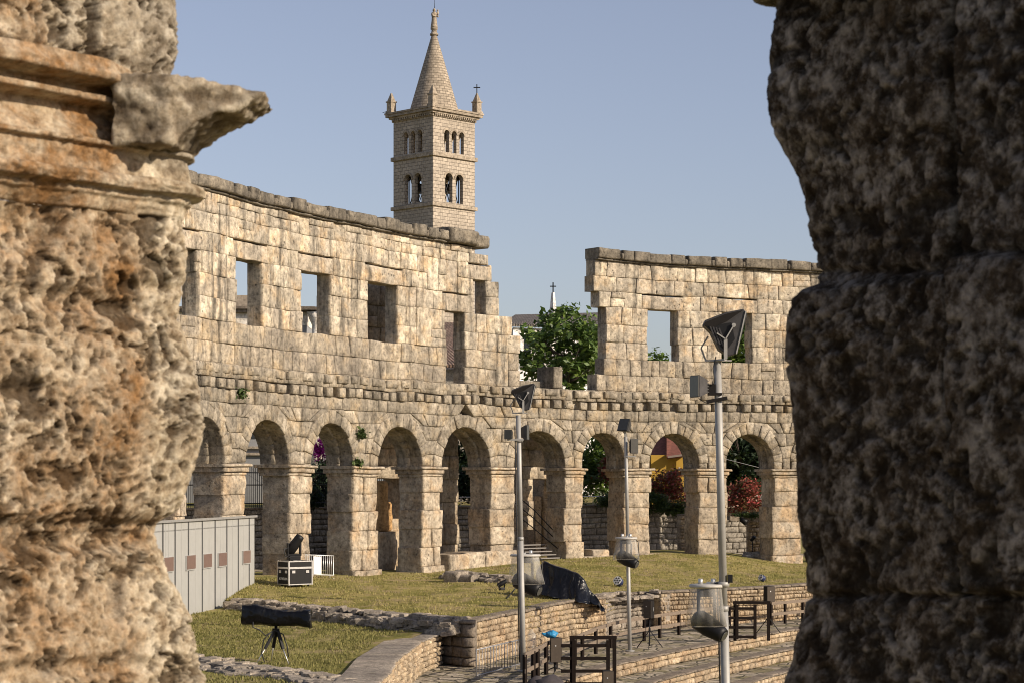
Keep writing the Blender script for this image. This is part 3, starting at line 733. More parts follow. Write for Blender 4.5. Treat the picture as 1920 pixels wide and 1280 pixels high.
for k in range(6):
    inner = Curve(np.c_[EC.P(EC.s, -STEP * k)]); zt = Z0 - RISE * k
    bl = []
    for z0, z1 in ((zt - .5, zt - .24), (zt - .24, zt - .02)): bl += course(0, inner.L, z0, z1, .22, .45, 0, .4, rng=rg)
    blocks_mesh('riser', inner, bl, M['rubble'], ter, res=.16, gap=.012, edge=.04, amp=.03, rec=.06, chip=.5, zwob=.02)
    cb = course(0, inner.L, zt - .03, zt + .05, .6, 1.3, -.05, .55, rng=rg)
    blocks_mesh('edging', inner, cb, M['coping'], ter, res=.3, gap=.01, edge=.03, amp=.03, rec=.03, chip=.5, zwob=.02)
    vs, fs = strip(inner, -STEP - .1, .05, zt - RISE, zt - RISE, 3, .03)
    link_mesh('tread', vs, fs, M['pave'], ter, smooth=True)
vs = [(-900, -400, -5.2), (900, -400, -5.2), (900, 1500, -5.2), (-900, 1500, -5.2)]
tag(link_mesh('ground', vs, [(0, 1, 2, 3)], M['lawn']), kind='structure')
# hill behind the arena
HC = Curve(np.c_[WALL.P(WALL.s, 11.0)])
vs, fs = strip(WALL, 6.5, 11.3, .1, .1, 3)
tag(link_mesh('outer_path', vs, fs, M['pave']), kind='structure')
vs, fs = strip(WALL, 11.3, 160, 3.3, 5, 20)
tag(link_mesh('hill', vs, fs, M['lawn2']), kind='structure')

# retaining walls
def rubble_wall(label, cv, zb, zt, thick, seed, mat='rubble', cat='wall', group=None, top=None, cap=.12, lo=.11, hi=.28, h=.22, capmat='coping', name='retaining_wall', out=.05):
    e = empty(name, cv.V(cv.L / 2, 0, zb), label, cat, group); g = random.Random(seed); bl = []
    n = max(1, int(round((zt - zb) / h))); cuts = [0]
    for i in range(n): cuts.append(cuts[-1] + g.uniform(.7, 1.3))
    cuts = [zb + c / cuts[-1] * (zt - zb) for c in cuts]
    for z0, z1 in zip(cuts, cuts[1:]): bl += course(0, cv.L, z0, z1, lo, hi, 0, thick, rng=g)
    blocks_mesh('masonry', cv, bl, M[mat], e, res=.15, gap=.012, edge=.04, amp=.03, rec=.06, chip=.5, zwob=.05)
    if cap: blocks_mesh('coping', cv, course(0, cv.L, zt - .005, zt + cap, .7, 1.5, -out, thick + .05, rng=g), M[capmat], e, res=.3, gap=.006, edge=.03, amp=.025, rec=.03, chip=.4, zwob=.03)
    return e
c1 = poly_curve([(-1.58 + .14, 76 + .48), XY(1000, 84.2), XY(1070, 89.9), XY(1136, 92.2)])
rubble_wall('long sunlit rubble retaining wall below the lawn, running from the dark stone corner to the lamp pole', c1, -2.3, -.22, .5, 41)
c1b = poly_curve([(-1.58 - 2.6, 76 + 3.4), (-1.58, 76), (-1.42, 76.1)])
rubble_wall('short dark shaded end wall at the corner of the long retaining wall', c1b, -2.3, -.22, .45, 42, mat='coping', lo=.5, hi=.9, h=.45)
c2 = poly_curve([XY(1240, 96.5), XY(1300, 97.9), XY(1370, 99.4), XY(1500, 103.5), XY(1640, 108)])
rubble_wall('sunlit rubble retaining wall at the right under the lawn, behind the wooden railing', c2, -2.3, -.2, .5, 43)
c3 = poly_curve([XY(1136, 92.3), XY(1150, 94.6), XY(1215, 97.5), XY(1241, 96.6)])
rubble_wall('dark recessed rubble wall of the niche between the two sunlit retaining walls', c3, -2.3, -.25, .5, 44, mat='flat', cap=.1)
c4 = poly_curve([(-4.05, 48), XY(712, 58), XY(745, 65.9), XY(790, 73.2), XY(829, 77.2)])
rubble_wall('curved rubble retaining wall at the bottom edge of the lower green lawn', c4, -2.3, -.70, 1.25, 45, h=.2, cap=.07, out=.02, capmat='flat')
c4b = poly_curve([XY(827, 76.35), XY(800, 78.6)])
# stony strip along that wall's top
def rubble_line(label, pts, width, hgt, n, seed, size=.45, mat='flat', group=None, face=0):
    g = random.Random(seed); cv = poly_curve(pts); mb = MB()
    for i in range(n):
        u = g.uniform(0, cv.L); w = g.uniform(-width / 2, width / 2); sx = size * g.uniform(.5, 1.5)
        lay = g.random() * max(.1, 1 - abs(w) / width * 1.6)
        x, y = cv.P(u, w); zf = ground_at(float(x), float(y))
        if face and g.random() < .75: x, y = cv.P(u, -.15 - .3 * g.random()); zf = g.uniform(-.6, -.22); lay = 0
        mb.stone((x, y, zf + hgt * lay * .8), (sx, sx * g.uniform(.6, 1), size * g.uniform(.22, .45)), g.uniform(-.6, .6) + 1.0, g)
    return tag(mb.build('rubble_wall', M[mat], smooth=False), label, 'rubble', group)
def ground_at(x, y):
    px = 960 + x * F / y
    if y >= tab(EDGE, px) - .4: return lawn_z(px, max(y, tab(EDGE, px)))
    return low_z(x, y)
rubble_line('low line of broken field stones between the upper and the lower lawn', [XY(445, 89.3), XY(480, 87.9), XY(600, 83.1), XY(740, 79.0), XY(862, 76.6)], .9, .12, 800, 51, .5, face=1)
rubble_line('row of grey field stones along the bottom left edge of the lower lawn', [XY(370, 65.5), XY(450, 62.8), XY(560, 61), XY(655, 58.2)], 1.5, .22, 300, 52, .42)
rubble_line('heap of dark broken stones on the lawn at the foot of the fifth arch', [XY(850, 105.5), XY(900, 103), XY(955, 100)], 1.2, .4, 190, 53, .5)
rubble_line('thin row of small stones along the lawn edge left of the niche', [XY(1112, 92.5), XY(1160, 95), XY(1240, 97.2)], .7, .12, 120, 54, .32)
o = blocks_mesh('stone_block', poly_curve([XY(829, 102), XY(880, 101)]), [(rect(0, 1.0, -.2, .62), 0, .8), (rect(.05, 2.3, -.1, .45), .1, .9)], M['flat'], None, amp=.05, chip=.8, rec=.1, edge=.1, zwob=0)
tag(o, 'dark flat stone block at the left end of the stone heap on the lawn', 'stone block')
# back of the arena: stone wall of the street with fences
gw1 = Curve(np.c_[WALL.P(np.linspace(UL, U(1052), 60), 11.0)])
rubble_wall('shaded rubble street wall carrying the black iron fence behind the left arches', gw1, -.3, 3.5, .4, 61, mat='shade_stone', lo=.4, hi=.9, h=.34, name='street_wall')
gw2 = Curve(np.c_[WALL.P(np.linspace(U(1062), UR, 60), 10.0 + np.linspace(0, 3, 60))])
rubble_wall('shaded stone garden wall seen through the arches right of the metal stairs', gw2, -.3, 3.45, .4, 62, mat='shade_stone', lo=.5, hi=1.1, h=.36, name='garden_wall')
rubble_wall('sunlit narrow stone wall end inside the arch left of the thick lamp pole', poly_curve([WALL.P(UW(1277, 6.0), 6.0), WALL.P(UW(1277, 6.0) + .9, 6.0)]), -.2, 2.9, .5, 63, lo=.25, hi=.5, h=.25, name='garden_wall', cap=.1)
rubble_wall('sunlit stone wall end under the planter inside the rightmost arch', poly_curve([WALL.P(UW(1406, 5.2), 5.2), WALL.P(UW(1406, 5.2) + 1.5, 5.2)]), -.2, 2.55, .5, 64, lo=.25, hi=.5, h=.25, name='garden_wall', cap=.1)
fe = empty('iron_fence', gw1.V(gw1.L / 2, .2, 3.6), 'black iron fence of tall upright bars on the street wall behind the left arches', 'fence')
for s0 in np.arange(0, gw1.L - 2.6, 2.55):
    mb = MB()
    for u in np.arange(s0 + .1, s0 + 2.5, .17): mb.bar(gw1.V(u, .2, 3.6), gw1.V(u, .2, 5.95), .035, .035)
    mb.build('fence_panel', M['iron'], fe)
for z in (3.85, 4.9, 5.6):
    mb = MB(); mb.tube([gw1.V(u, .2, z) for u in np.arange(0, gw1.L, .5)], .035, 6); mb.build('rail', M['iron'], fe)
fe = empty('garden_railing', gw2.V(gw2.L / 2, .2, 3.6), 'thin silver metal railing on the garden wall behind the right arches', 'railing')
mb = MB(); mb.tube([gw2.V(u, .15, 4.12) for u in np.arange(0, gw2.L, .5)], .03, 6); mb.build('rail', M['silver'], fe)
for u in np.arange(.4, gw2.L, 1.25): mb = MB(); mb.bar(gw2.V(u, .15, 3.55), gw2.V(u, .15, 4.12), .05, .05); mb.build('post', M['silver'], fe)

# ------------------------------------------------------------------ bell tower
def brick_mat(name, c1, c2, mortar, bw, rh, stain, amt, uvscale=1.0):
    m, t, b = newmat(name); g = NT(t); uv = g.n('TexCoord').outputs['UV']; pos = g.n('TexCoord').outputs['Object']
    br = g.n('TexBrick'); br.inputs['Scale'].default_value = uvscale; br.inputs['Brick Width'].default_value = bw; br.inputs['Row Height'].default_value = rh
    br.inputs['Mortar Size'].default_value = .018; br.inputs['Color1'].default_value = (*c1, 1); br.inputs['Color2'].default_value = (*c2, 1); br.inputs['Mortar'].default_value = (*mortar, 1)
    br.inputs['Bias'].default_value = 0; br.inputs['Mortar Smooth'].default_value = .2
    g.l(uv, br.inputs['Vector'])
    c = g.mix(g.ramp(g.noise(pos, .5, 6, .65), [(.45, 0), (.68, amt)]), br.outputs['Color'], stain)
    f = g.noise(pos, 5, 6, .7); c = g.mix(1, c, g.ramp(f, [(.3, .7), (.7, 1.25)]), 'MULTIPLY')
    g.l(c, b.inputs['Base Color']); b.inputs['Roughness'].default_value = .92; b.inputs['Specular IOR Level'].default_value = .2
    h = g.mix(.4, g.math('MULTIPLY', br.outputs['Fac'], -1), f, 'ADD'); g.l(g.bump(h, .9, .06), b.inputs['Normal']); return m
M['tower'] = brick_mat('tower_stone', (.36, .31, .25), (.47, .405, .325), (.19, .16, .13), .62, .34, (.27, .23, .18), .5)
M['spire'] = brick_mat('spire_stone', (.30, .25, .19), (.44, .37, .285), (.15, .125, .10), .55, .27, (.22, .185, .145), .6)
M['tower_trim'] = stone('tower_trim_stone', [(.38, .32, .245), (.33, .275, .21)], (.2, .17, .135), .5, .5, 4, .2, .5, .2)
TD, TS = 205.0, 5.75
TC = Vector(((814.0 - 960) / F * TD, TD, 2.0))
tw = empty('bell_tower', TC, 'square stone church bell tower with a conical spire rising behind the ruined wall', 'tower', rz=R(45.5))
zz = lambda y, front=True: EYE + (HOR - y) * (TD - (4.0 if front else 0)) / F - TC.z     # local height of a pixel row on the near corner
def arched(cx, z0, z1, w, depth, axis):  # window cutter through the tower
    r = w / 2; zc_ = z1 - r; poly = [(cx - r, z0), (cx + r, z0)] + [(cx + r * math.cos(t), zc_ + r * math.sin(t)) for t in np.linspace(0, math.pi, 13)]
    return [(x, -depth / 2, z) for x, z in poly] if axis == 'y' else [(-depth / 2, x, z) for x, z in reversed(poly)]
zTop = zz(217); zS1, zS2 = zz(284), zz(378)
box = MB(); box.box((0, 0, zTop / 2), (TS, TS, zTop)); body = box.build('shaft', M['tower'], tw, local=True)
def cutter(mb):
    o = mb.build('cut', M['tower'], tw, local=True); b_ = bmesh.new(); b_.from_mesh(o.data); bmesh.ops.recalc_face_normals(b_, faces=b_.faces); b_.to_mesh(o.data); b_.free(); return o
cm = MB(); cm.box((0, 0, (zS2 - 4 + zTop - .6) / 2), (TS - .9, TS - .9, zTop - .6 - zS2 + 4)); c_in = cutter(cm)
wins = [(dx, zS1 + .12, zz(240), .66) for dx in (-1.02, 0, 1.02)] + [(dx, zS2 + .1, zz(321), 1.0) for dx in (-.72, .72)]
cx_, cy_ = MB(), MB()
for dx, z0, z1, w in wins:
    cx_.prism(arched(dx, z0, z1, w, 12, 'x'), (12, 0, 0)); cy_.prism(arched(dx, z0, z1, w, 12, 'y'), (0, 12, 0))
c_x, c_y = cutter(cx_), cutter(cy_)
for c_ in (c_in, c_x, c_y):
    bo = body.modifiers.new('b', 'BOOLEAN'); bo.operation = 'DIFFERENCE'; bo.solver = 'EXACT'; bo.object = c_
v_, f_ = evaluated(body)
for o in (c_in, c_x, c_y, body): bpy.data.objects.remove(o)
body = link_mesh('shaft', v_, f_, M['tower'], tw, local=True, uv=True)
def ring(name, z, h, out, mat, top=1.0):
    mb = MB(); hs = TS / 2 + out
    mb.box((0, 0, z + h / 2), (hs * 2, hs * 2, h)); return mb.build(name, mat, tw, local=True, bevel=.04)
ring('string_course', zS1 - .42, .40, .22, M['tower_trim']); ring('string_course', zS2 - .42, .36, .22, M['tower_trim'])
cz = zTop
mb = MB()
for z, h, o in ((cz - .02, .28, .12), (cz + .26, .2, .34), (cz + .46, .26, .58), (cz + .72, .18, .66)): mb.box((0, 0, z + h / 2), (TS + 2 * o, TS + 2 * o, h - .004))
for k in range(22):
    p = -TS / 2 + (k + .5) * TS / 22
    for s in (-1, 1): mb.box((p, s * (TS / 2 + .2), cz + .17), (.14, .2, .2)); mb.box((s * (TS / 2 + .2), p, cz + .17), (.2, .14, .2))
mb.build('cornice', M['tower_trim'], tw, local=True)
cz += .9
# window arch surrounds and columns
for ax in (0, 1):
    for s in (-1, 1):
        for dx, z0, z1, w in wins:
            r = w / 2; mb = MB(); n = 10; zc_ = z1 - r; pts = [(r * math.cos(t), r * math.sin(t)) for t in np.linspace(0, math.pi, n + 1)]
            for (a, b), (c, d) in zip(pts, pts[1:]):
                k = (r + .2) / r; q = [(a * 1.01, b * 1.01), (c * 1.01, d * 1.01), (c * k, d * k), (a * k, b * k)]
                mk = lambda p, w_: Vector((dx + p[0], s * (TS / 2 + w_), zc_ + p[1])) if ax == 0 else Vector((s * (TS / 2 + w_), dx + p[0], zc_ + p[1]))
                vs = [mk(p, .06) for p in q] + [mk(p, -.2) for p in q]
                mb.add(vs, [(0, 1, 2, 3), (7, 6, 5, 4), (0, 4, 5, 1), (1, 5, 6, 2), (2, 6, 7, 3), (3, 7, 4, 0)])
            mb.build('window_arch', M['tower_trim'], tw, local=True)
        cols = [(-.51, zS1 + .12, zz(240) - .33), (.51, zS1 + .12, zz(240) - .33), (0, zS2 + .1, zz(321) - .5)]
        for dx, z0, z1 in cols:
            mb = MB(); c = (dx, s * (TS / 2 - .25), 0) if ax == 0 else (s * (TS / 2 - .25), dx, 0)
            mb.lathe(c, [(.2, z0), (.2, z0 + .12), (.13, z0 + .2), (.12, z1 - .35), (.16, z1 - .28), (.24, z1)], 10)
            mb.build('column', M['tower_trim'], tw, local=True)
# bells and bell frame in the lower openings
bell_m = plain('bronze', (.06, .05, .035), .45, .7)
for dx in (-1.0, 1.0):
    for dy in (-1.0, 1.0):
        mb = MB(); z = zz(352); mb.lathe((dx, dy, 0), [(.05, z + .95), (.28, z + .9), (.34, z + .5), (.42, z + .2), (.56, z)], 14); mb.build('bell', bell_m, tw, local=True)
mb = MB(); za, zb = zS2, zz(318)
for s in (-1, 1):
    for t in (-1.7, -.6, .6, 1.7):
        mb.bar((t, s * 1.75, za), (t, s * 1.75, zb), .07, .07); mb.bar((s * 1.75, t, za), (s * 1.75, t, zb), .07, .07)
    for a, b in ((-1.7, -.6), (-.6, .6), (.6, 1.7)):
        mb.bar((a, s * 1.75, za), (b, s * 1.75, zb), .06, .06); mb.bar((b, s * 1.75, za), (a, s * 1.75, zb), .06, .06)
        mb.bar((s * 1.75, a, za), (s * 1.75, b, zb), .06, .06); mb.bar((s * 1.75, b, za), (s * 1.75, a, zb), .06, .06)
mb.build('bell_frame', plain('frame_steel', (.03, .035, .045), .5, .4), tw, local=True)
# spire with true courses
ap = zz(66, False); rb = 2.46; nseg = 40; mb = MB()
prof = [(rb, cz), (rb * .985, cz + .25)] + [(rb * (1 - t) + .25 * t, cz + .25 + (ap - cz - .25) * t) for t in np.linspace(.04, 1, 30)]
mb.lathe((0, 0, 0), prof, nseg); sp = mb.build('spire', M['spire'], tw, local=True)
uvl = sp.data.uv_layers.new(name='UVMap').data
for p in sp.data.polygons:
    am = math.atan2(p.center.y, p.center.x)
    for li in p.loop_indices:
        c = sp.data.vertices[sp.data.loops[li].vertex_index].co; a = math.atan2(c.y, c.x)
        if a - am > math.pi: a -= 2 * math.pi
        if am - a > math.pi: a += 2 * math.pi
        uvl[li].uv = (a * 1.75, c.z)
mb = MB(); mb.lathe((0, 0, 0), [(.42, ap - .05), (.42, ap + .12), (.30, ap + .2), (.26, ap + .5), (.36, ap + .55), (.36, ap + .68)], 14)
mb.build('pedestal', M['tower_trim'], tw, local=True)
zb = ap + .68                             # statue: robed figure holding a child
st_ = empty('statue_mount', (0, 0, 0)); bpy.data.objects.remove(st_)
mb = MB(); h = zz(17, False) - zb
mb.lathe((0, 0, 0), [(.36, zb), (.34, zb + .1 * h), (.27, zb + .35 * h), (.24, zb + .55 * h), (.30, zb + .7 * h), (.28, zb + .78 * h), (.12, zb + .84 * h)], 14)
mb.ball((0, 0, zb + .92 * h), (.16, .17, .2), 12); mb.tube([(-.26, -.02, zb + .74 * h), (-.32, -.2, zb + .58 * h), (-.05, -.33, zb + .6 * h)], [.1, .09, .07])
mb.tube([(.26, -.02, zb + .74 * h), (.34, -.2, zb + .6 * h), (.12, -.33, zb + .62 * h)], [.1, .09, .07]); mb.ball((.22, -.28, zb + .78 * h), (.13, .13, .22), 10); mb.ball((.22, -.28, zb + .91 * h), .1, 10)
mb.build('statue', M['tower_trim'], tw, local=True)
mb = MB(); mb.cyl((.05, 0, zb + .98 * h), (.05, 0, zb + .98 * h + .95), .03, .015, 6); mb.build('lightning_rod', M['black'], tw, local=True)
q = TS / 2 + .15
for k, (sx, sy) in enumerate(((1, 1), (1, -1), (-1, 1), (-1, -1))):
    mb = MB(); mb.box((sx * q, sy * q, cz + .1), (.85, .85, .2)); mb.box((sx * q, sy * q, cz + .65), (.66, .66, .9)); mb.box((sx * q, sy * q, cz + 1.36), (.8, .8, .12)) if False else mb.box((sx * q, sy * q, cz + 1.14), (.8, .8, .12))
    mb.box((sx * q, sy * q, cz + 1.62), (.62, .62, .85), top=.16)
    pn = mb.build('pinnacle', M['tower_trim'], tw, local=True)
    if (sx, sy) == (1, -1):
        mb = MB(); z = cz + 2.0; mb.bar((sx * q, sy * q, z), (sx * q, sy * q, z + .95), .07, .07); mb.bar((sx * q - .24, sy * q + .24, z + .62), (sx * q + .24, sy * q - .24, z + .62), .09, .09)
        mb.build('cross', M['black'], pn, local=True)
mb = MB(); p = W(727.5, 211, 205); mb.ball((p.x, p.y, p.z), (.26, .14, .15), 10); mb.ball((p.x + .2, p.y, p.z + .16), .09, 8); mb.prism([(p.x - .2, p.y - .05, p.z + .03), (p.x - .2, p.y + .05, p.z + .03), (p.x - .55, p.y, p.z - .08)], (0, 0, .05))
mb.bar((p.x, p.y, p.z - .1), (p.x, p.y, p.z - .3), .04, .04)
tag(mb.build('bird', M['black']), 'small dark bird perched on the left corner of the tower cornice', 'bird')

# church body behind the tree
def tile_mat(name, c1, c2):
    m, t, b = newmat(name); g = NT(t); uv = g.n('TexCoord').outputs['UV']
    br = g.n('TexBrick'); br.inputs['Scale'].default_value = 1; br.inputs['Brick Width'].default_value = .26; br.inputs['Row Height'].default_value = .36; br.inputs['Mortar Size'].default_value = .03
    br.inputs['Color1'].default_value = (*c1, 1); br.inputs['Color2'].default_value = (*c2, 1); br.inputs['Mortar'].default_value = tuple(c * .6 for c in c1) + (1,)
    g.l(uv, br.inputs['Vector']); g.l(g.mix(1, br.outputs['Color'], g.ramp(g.noise(uv, 1.2, 6), [(.3, .6), (.7, 1.3)]), 'MULTIPLY'), b.inputs['Base Color']); b.inputs['Roughness'].default_value = .9
    wv = g.n('TexWave'); wv.bands_direction = 'X'; wv.inputs['Scale'].default_value = 1.2; g.l(uv, wv.inputs['Vector'])
    g.l(g.bump(wv.outputs['Fac'], .8, .1), b.inputs['Normal']); return m
M['grey_tile'] = tile_mat('grey_roof_tiles', (.12, .105, .095), (.19, .165, .145))
M['red_tile'] = tile_mat('red_roof_tiles', (.20, .068, .045), (.27, .10, .065))
M['brown_tile'] = tile_mat('brown_roof_tiles', (.17, .11, .08), (.25, .17, .12))
def roof_slab(mb, a, b, c, d, th=.25):   # a quad given thickness
    n = (Vector(b) - Vector(a)).cross(Vector(d) - Vector(a)).normalized() * -th
    vs = [Vector(p) for p in (a, b, c, d)]; vs += [v + n for v in vs]
    mb.add(vs, [(0, 1, 2, 3), (7, 6, 5, 4), (0, 4, 5, 1), (1, 5, 6, 2), (2, 6, 7, 3), (3, 7, 4, 0)])
def slope_uv(o, direction=(1, 0, 0)):
    uvl = o.data.uv_layers.new(name='UVMap').data
    for p in o.data.polygons:
        for li in p.loop_indices:
            c = o.data.vertices[o.data.loops[li].vertex_index].co; uvl[li].uv = (c.x + c.y * .3, c.z * 1.5 + c.y * .5)
ch = empty('church', (0, 190, 3), 'pale stone church with grey roof and cross topped pinnacle, behind the chestnut tree', 'church')
L, Rr = W(962, 612, 186), W(1190, 612, 192); zE = W(980, 614, 186).z; zR = W(965, 590, 198).z
mb = MB()
mb.add([(L.x, 186, 2), (Rr.x, 192, 2), (Rr.x - 1, 206, 2), (L.x - 1, 204, 2), (L.x, 186, zE), (Rr.x, 192, zE), (Rr.x - 1, 206, zE), (L.x - 1, 204, zE)],
       [(0, 1, 5, 4), (1, 2, 6, 5), (2, 3, 7, 6), (3, 0, 4, 7)]); mb.build('wall', M['church'], ch)
mb = MB(); roof_slab(mb, W(940, 607, 185), W(1195, 612, 191), W(1160, 585, 200), W(966, 590, 198)); o = mb.build('roof', M['grey_tile'], ch); slope_uv(o)
dark_win = plain('dark_window', (.03, .035, .04), .2)
for x in (985, 1010, 1090, 1120):
    mb = MB(); p = W(x, 660, 186.2 + (x - 962) / 228 * 6); mb.prism([(p.x - .5, p.y - .3, p.z - 1.4), (p.x + .5, p.y - .3, p.z - 1.4), (p.x + .5, p.y - .3, p.z + 1), (p.x, p.y - .3, p.z + 1.6), (p.x - .5, p.y - .3, p.z + 1)], (0, .35, 0)); mb.build('window', dark_win, ch)
mb = MB(); p = W(1037, 600, 200); t = W(1037, 549, 200); mb.box((p.x, 200, (p.z - 2 + t.z) / 2), (.92, .92, t.z - p.z + 2), top=.25, rz=R(45)); pn = mb.build('pinnacle', M['church'], ch)
mb = MB(); mb.bar(t - Vector((0, 0, .1)), t + Vector((0, 0, 1.0)), .12, .12); mb.bar(t + Vector((-.3, 0, .62)), t + Vector((.3, 0, .62)), .1, .1); mb.build('cross', M['black'], pn)
# lower tiled annex beyond the tall window slot
an = empty('annex', (W(850, 700, 160).x, 160, 3), 'low building with a brown tiled roof seen through the tall slot window below the corner', 'building')
a, b = W(800, 692, 158), W(905, 692, 158); c, d = W(898, 604, 172), W(806, 604, 172)
mb = MB(); roof_slab(mb, W(795, 683, 157.5), W(910, 683, 157.5), c, d); o = mb.build('roof', M['brown_tile'], an); slope_uv(o)
mb = MB(); mb.box(((a.x + b.x) / 2, 165, (a.z + 3) / 2), (b.x - a.x, 13, a.z - 3)); mb.build('wall', M['shade_stone'], an)
# grey town building behind the left arches
M['grey_plaster'] = plain('grey_plaster', (.27, .27, .27), .9, 0, .12, .8)
gb = empty('town_building', (W(500, 800, 150).x, 150, 3.3), 'grey plastered town building with a stone cornice behind the left arches and windows', 'building')
xl, xr = W(330, 0, 148).x, W(572, 0, 146).x; zc_ = W(460, 612, 148).z
mb = MB(); mb.box(((xl + xr) / 2, 153, (3 + zc_) / 2), (xr - xl, 12, zc_ - 3)); mb.build('wall', M['grey_plaster'], gb)
M['ochre'] = stone('ochre_frieze', [(.50, .38, .2)], (.36, .27, .15), .4, 1, 5, .1, .3, .2)
mb = MB(); mb.box(((xl + xr) / 2, 153, zc_ + .45), (xr - xl + .06, 12.06, .9)); mb.build('frieze', M['ochre'], gb)
mb = MB(); mb.box(((xl + xr) / 2, 153, zc_ + 1.02), (xr - xl + .8, 12.8, .24)); mb.box(((xl + xr) / 2, 153, zc_ + 1.22), (xr - xl + 1.3, 13.3, .16)); mb.build('cornice', M['coping'], gb)
mb = MB(); mb.box((xl + 4.2, 155, zc_ + 1.3 + .75), (3, 2, 1.5)); mb.build('chimney', M['tower_trim'], gb)
mb = MB(); p = W(592, 640, 146); mb.lathe((p.x, 146.4, 0), [(.42, 3), (.42, p.z + .4), (.30, p.z + .5), (.30, p.z + 1.15), (.5, p.z + 1.6), (.7, zc_ + .9)], 12); mb.build('column', M['ochre'], gb)
mb = MB(); mb.box((p.x - .2, 146.4, zc_ + 1.1), (1.7, 1.7, .22)); mb.build('capital', M['coping'], gb)
for z in (W(480, 838, 146).z, W(480, 850, 146).z): mb = MB(); mb.box(((xl + xr) / 2, 146.9, z), (xr - xl, .3, .18)); mb.build('string_course', M['tower_trim'], gb)
for x in (395, 430, 470, 520, 555):
    mb = MB(); p = W(x, 800, 147); mb.box((p.x, 146.98, p.z), (.9, .1, 1.6)); mb.build('window', dark_win, gb)
g2 = empty('low_building', (W(620, 850, 140).x, 140, 3.3), 'low pale grey building with a dark tiled roof behind the magenta flowers', 'building')
a, b = W(575, 655, 146), W(668, 655, 146)
mb = MB(); mb.box(((a.x + b.x) / 2, 152, (3 + W(600, 655, 146).z) / 2), (b.x - a.x, 10, W(600, 655, 146).z - 3)); mb.build('wall', plain('pale_plaster', (.27, .28, .29), .9, 0, .1, .8), g2)
mb = MB(); roof_slab(mb, W(570, 658, 145.5), W(672, 658, 145.5), W(672, 628, 156), W(570, 628, 156)); o = mb.build('roof', M['grey_tile'], g2); slope_uv(o)
# yellow house
yh = empty('yellow_house', (W(1250, 900, 146).x, 148, 3.4), 'yellow house with a red tiled roof behind the arch beside the thick pole', 'house')
M['yellow'] = plain('yellow_plaster', (.50, .31, .05), .9, 0, .1, 1.2)
mb = MB(); a, b = W(1252, 860, 144), W(1285, 860, 144)
zE = W(1250, 852, 144).z; mb.box((b.x - 1.2, 147.6, (3 + zE) / 2), (2.4, 7, zE - 3)); a2 = W(1195, 870, 146)
mb.box(((a2.x + b.x - 2.4) / 2, 149, (3 + zE - .4) / 2), (b.x - 2.4 - a2.x, 8, zE - 3.4)); mb.build('wall', M['yellow'], yh)
mb = MB(); roof_slab(mb, W(1185, 873, 144.8), W(1256, 868, 144.6), W(1256, 790, 152), W(1185, 790, 152)); roof_slab(mb, W(1250, 855, 143.5), W(1288, 850, 143.5), W(1288, 785, 152), W(1250, 785, 152), .2)
mb.build('roof', plain('old_red_tiles', (.21, .075, .05), .9, 0, .35, 4, .6), yh)
mb = MB(); mb.bar(W(1252, 856, 143.3), W(1289, 851, 143.3), .14, .14); mb.build('gutter', plain('gutter', (.25, .2, .17), .6), yh)
mb = MB(); p = W(1231, 888, 144.6); mb.box((p.x, 144.96, p.z), (.55, .12, 1.0)); mb.build('window', plain('grey_shutter', (.36, .36, .38), .7), yh)
mb = MB(); mb.bar(W(1287, 850, 143.6), W(1287, 960, 143.6), .3, .2); mb.build('downpipe', plain('rust_pipe', (.16, .06, .035), .7), yh)
# ------------------------------------------------------------------ foreground pillars
def pillar_mat(name, light, mid, dark, rust, pit_scale, val=1.0):
    m, t, b = newmat(name); g = NT(t); pos = g.n('NewGeometry').outputs['Position']
    at = g.n('Attribute', attribute_name='patina'); 
    n1 = g.noise(pos, 5, 8, .7); n2 = g.noise(pos, 22, 8, .75); n3 = g.noise(pos, 70, 6, .7)
    c = g.ramp(g.math('ADD', g.math('MULTIPLY', n2, .65), g.math('MULTIPLY', g.noise(pos, 9, 5, .6), .35)), [(.36, dark), (.46, mid), (.58, light)])
    r = g.math('MULTIPLY', g.math('MAXIMUM', at.outputs['Fac'], 0.0), g.ramp(n1, [(.4, .25), (.6, 1)]))
    rustc = g.ramp(g.noise(pos, 34, 7, .7), [(.32, tuple(q * .3 for q in rust)), (.5, rust), (.66, tuple(min(1, q * 1.5) for q in rust))])
    c = g.mix(r, c, rustc)
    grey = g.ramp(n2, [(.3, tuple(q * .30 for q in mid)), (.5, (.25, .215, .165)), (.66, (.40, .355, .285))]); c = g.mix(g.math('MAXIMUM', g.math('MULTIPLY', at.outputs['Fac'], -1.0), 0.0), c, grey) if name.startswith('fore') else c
    pv = g.n('Attribute', attribute_name='pit'); c = g.mix(pv.outputs['Fac'], c, tuple(q * .15 for q in rust))
    c = g.mix(1, c, g.ramp(n3, [(.3, .65), (.5, 1.0), (.7, 1.3)]), 'MULTIPLY')
    if val != 1: c = g.mix(1, c, val, 'MULTIPLY')
    g.l(c, b.inputs['Base Color']); b.inputs['Roughness'].default_value = .95; b.inputs['Specular IOR Level'].default_value = .15
    nb = g.bump(n2, .8, .012); nb = g.bump(n3, .8, .005, nb); g.l(nb, b.inputs['Normal']); return m
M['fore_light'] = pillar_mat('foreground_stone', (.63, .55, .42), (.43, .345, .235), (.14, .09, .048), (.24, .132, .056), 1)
M['fore_dark'] = pillar_mat('shaded_foreground_stone', (.40, .37, .335), (.060, .047, .035), (.018, .0135, .0095), (.065, .045, .026), 1)  # deep shade of the right pillar is put into this darker stone colour

def set_attr(o, name, vals):
    a = o.data.attributes.new(name, 'FLOAT', 'POINT'); a.data.foreach_set('value', np.asarray(vals, np.float32))

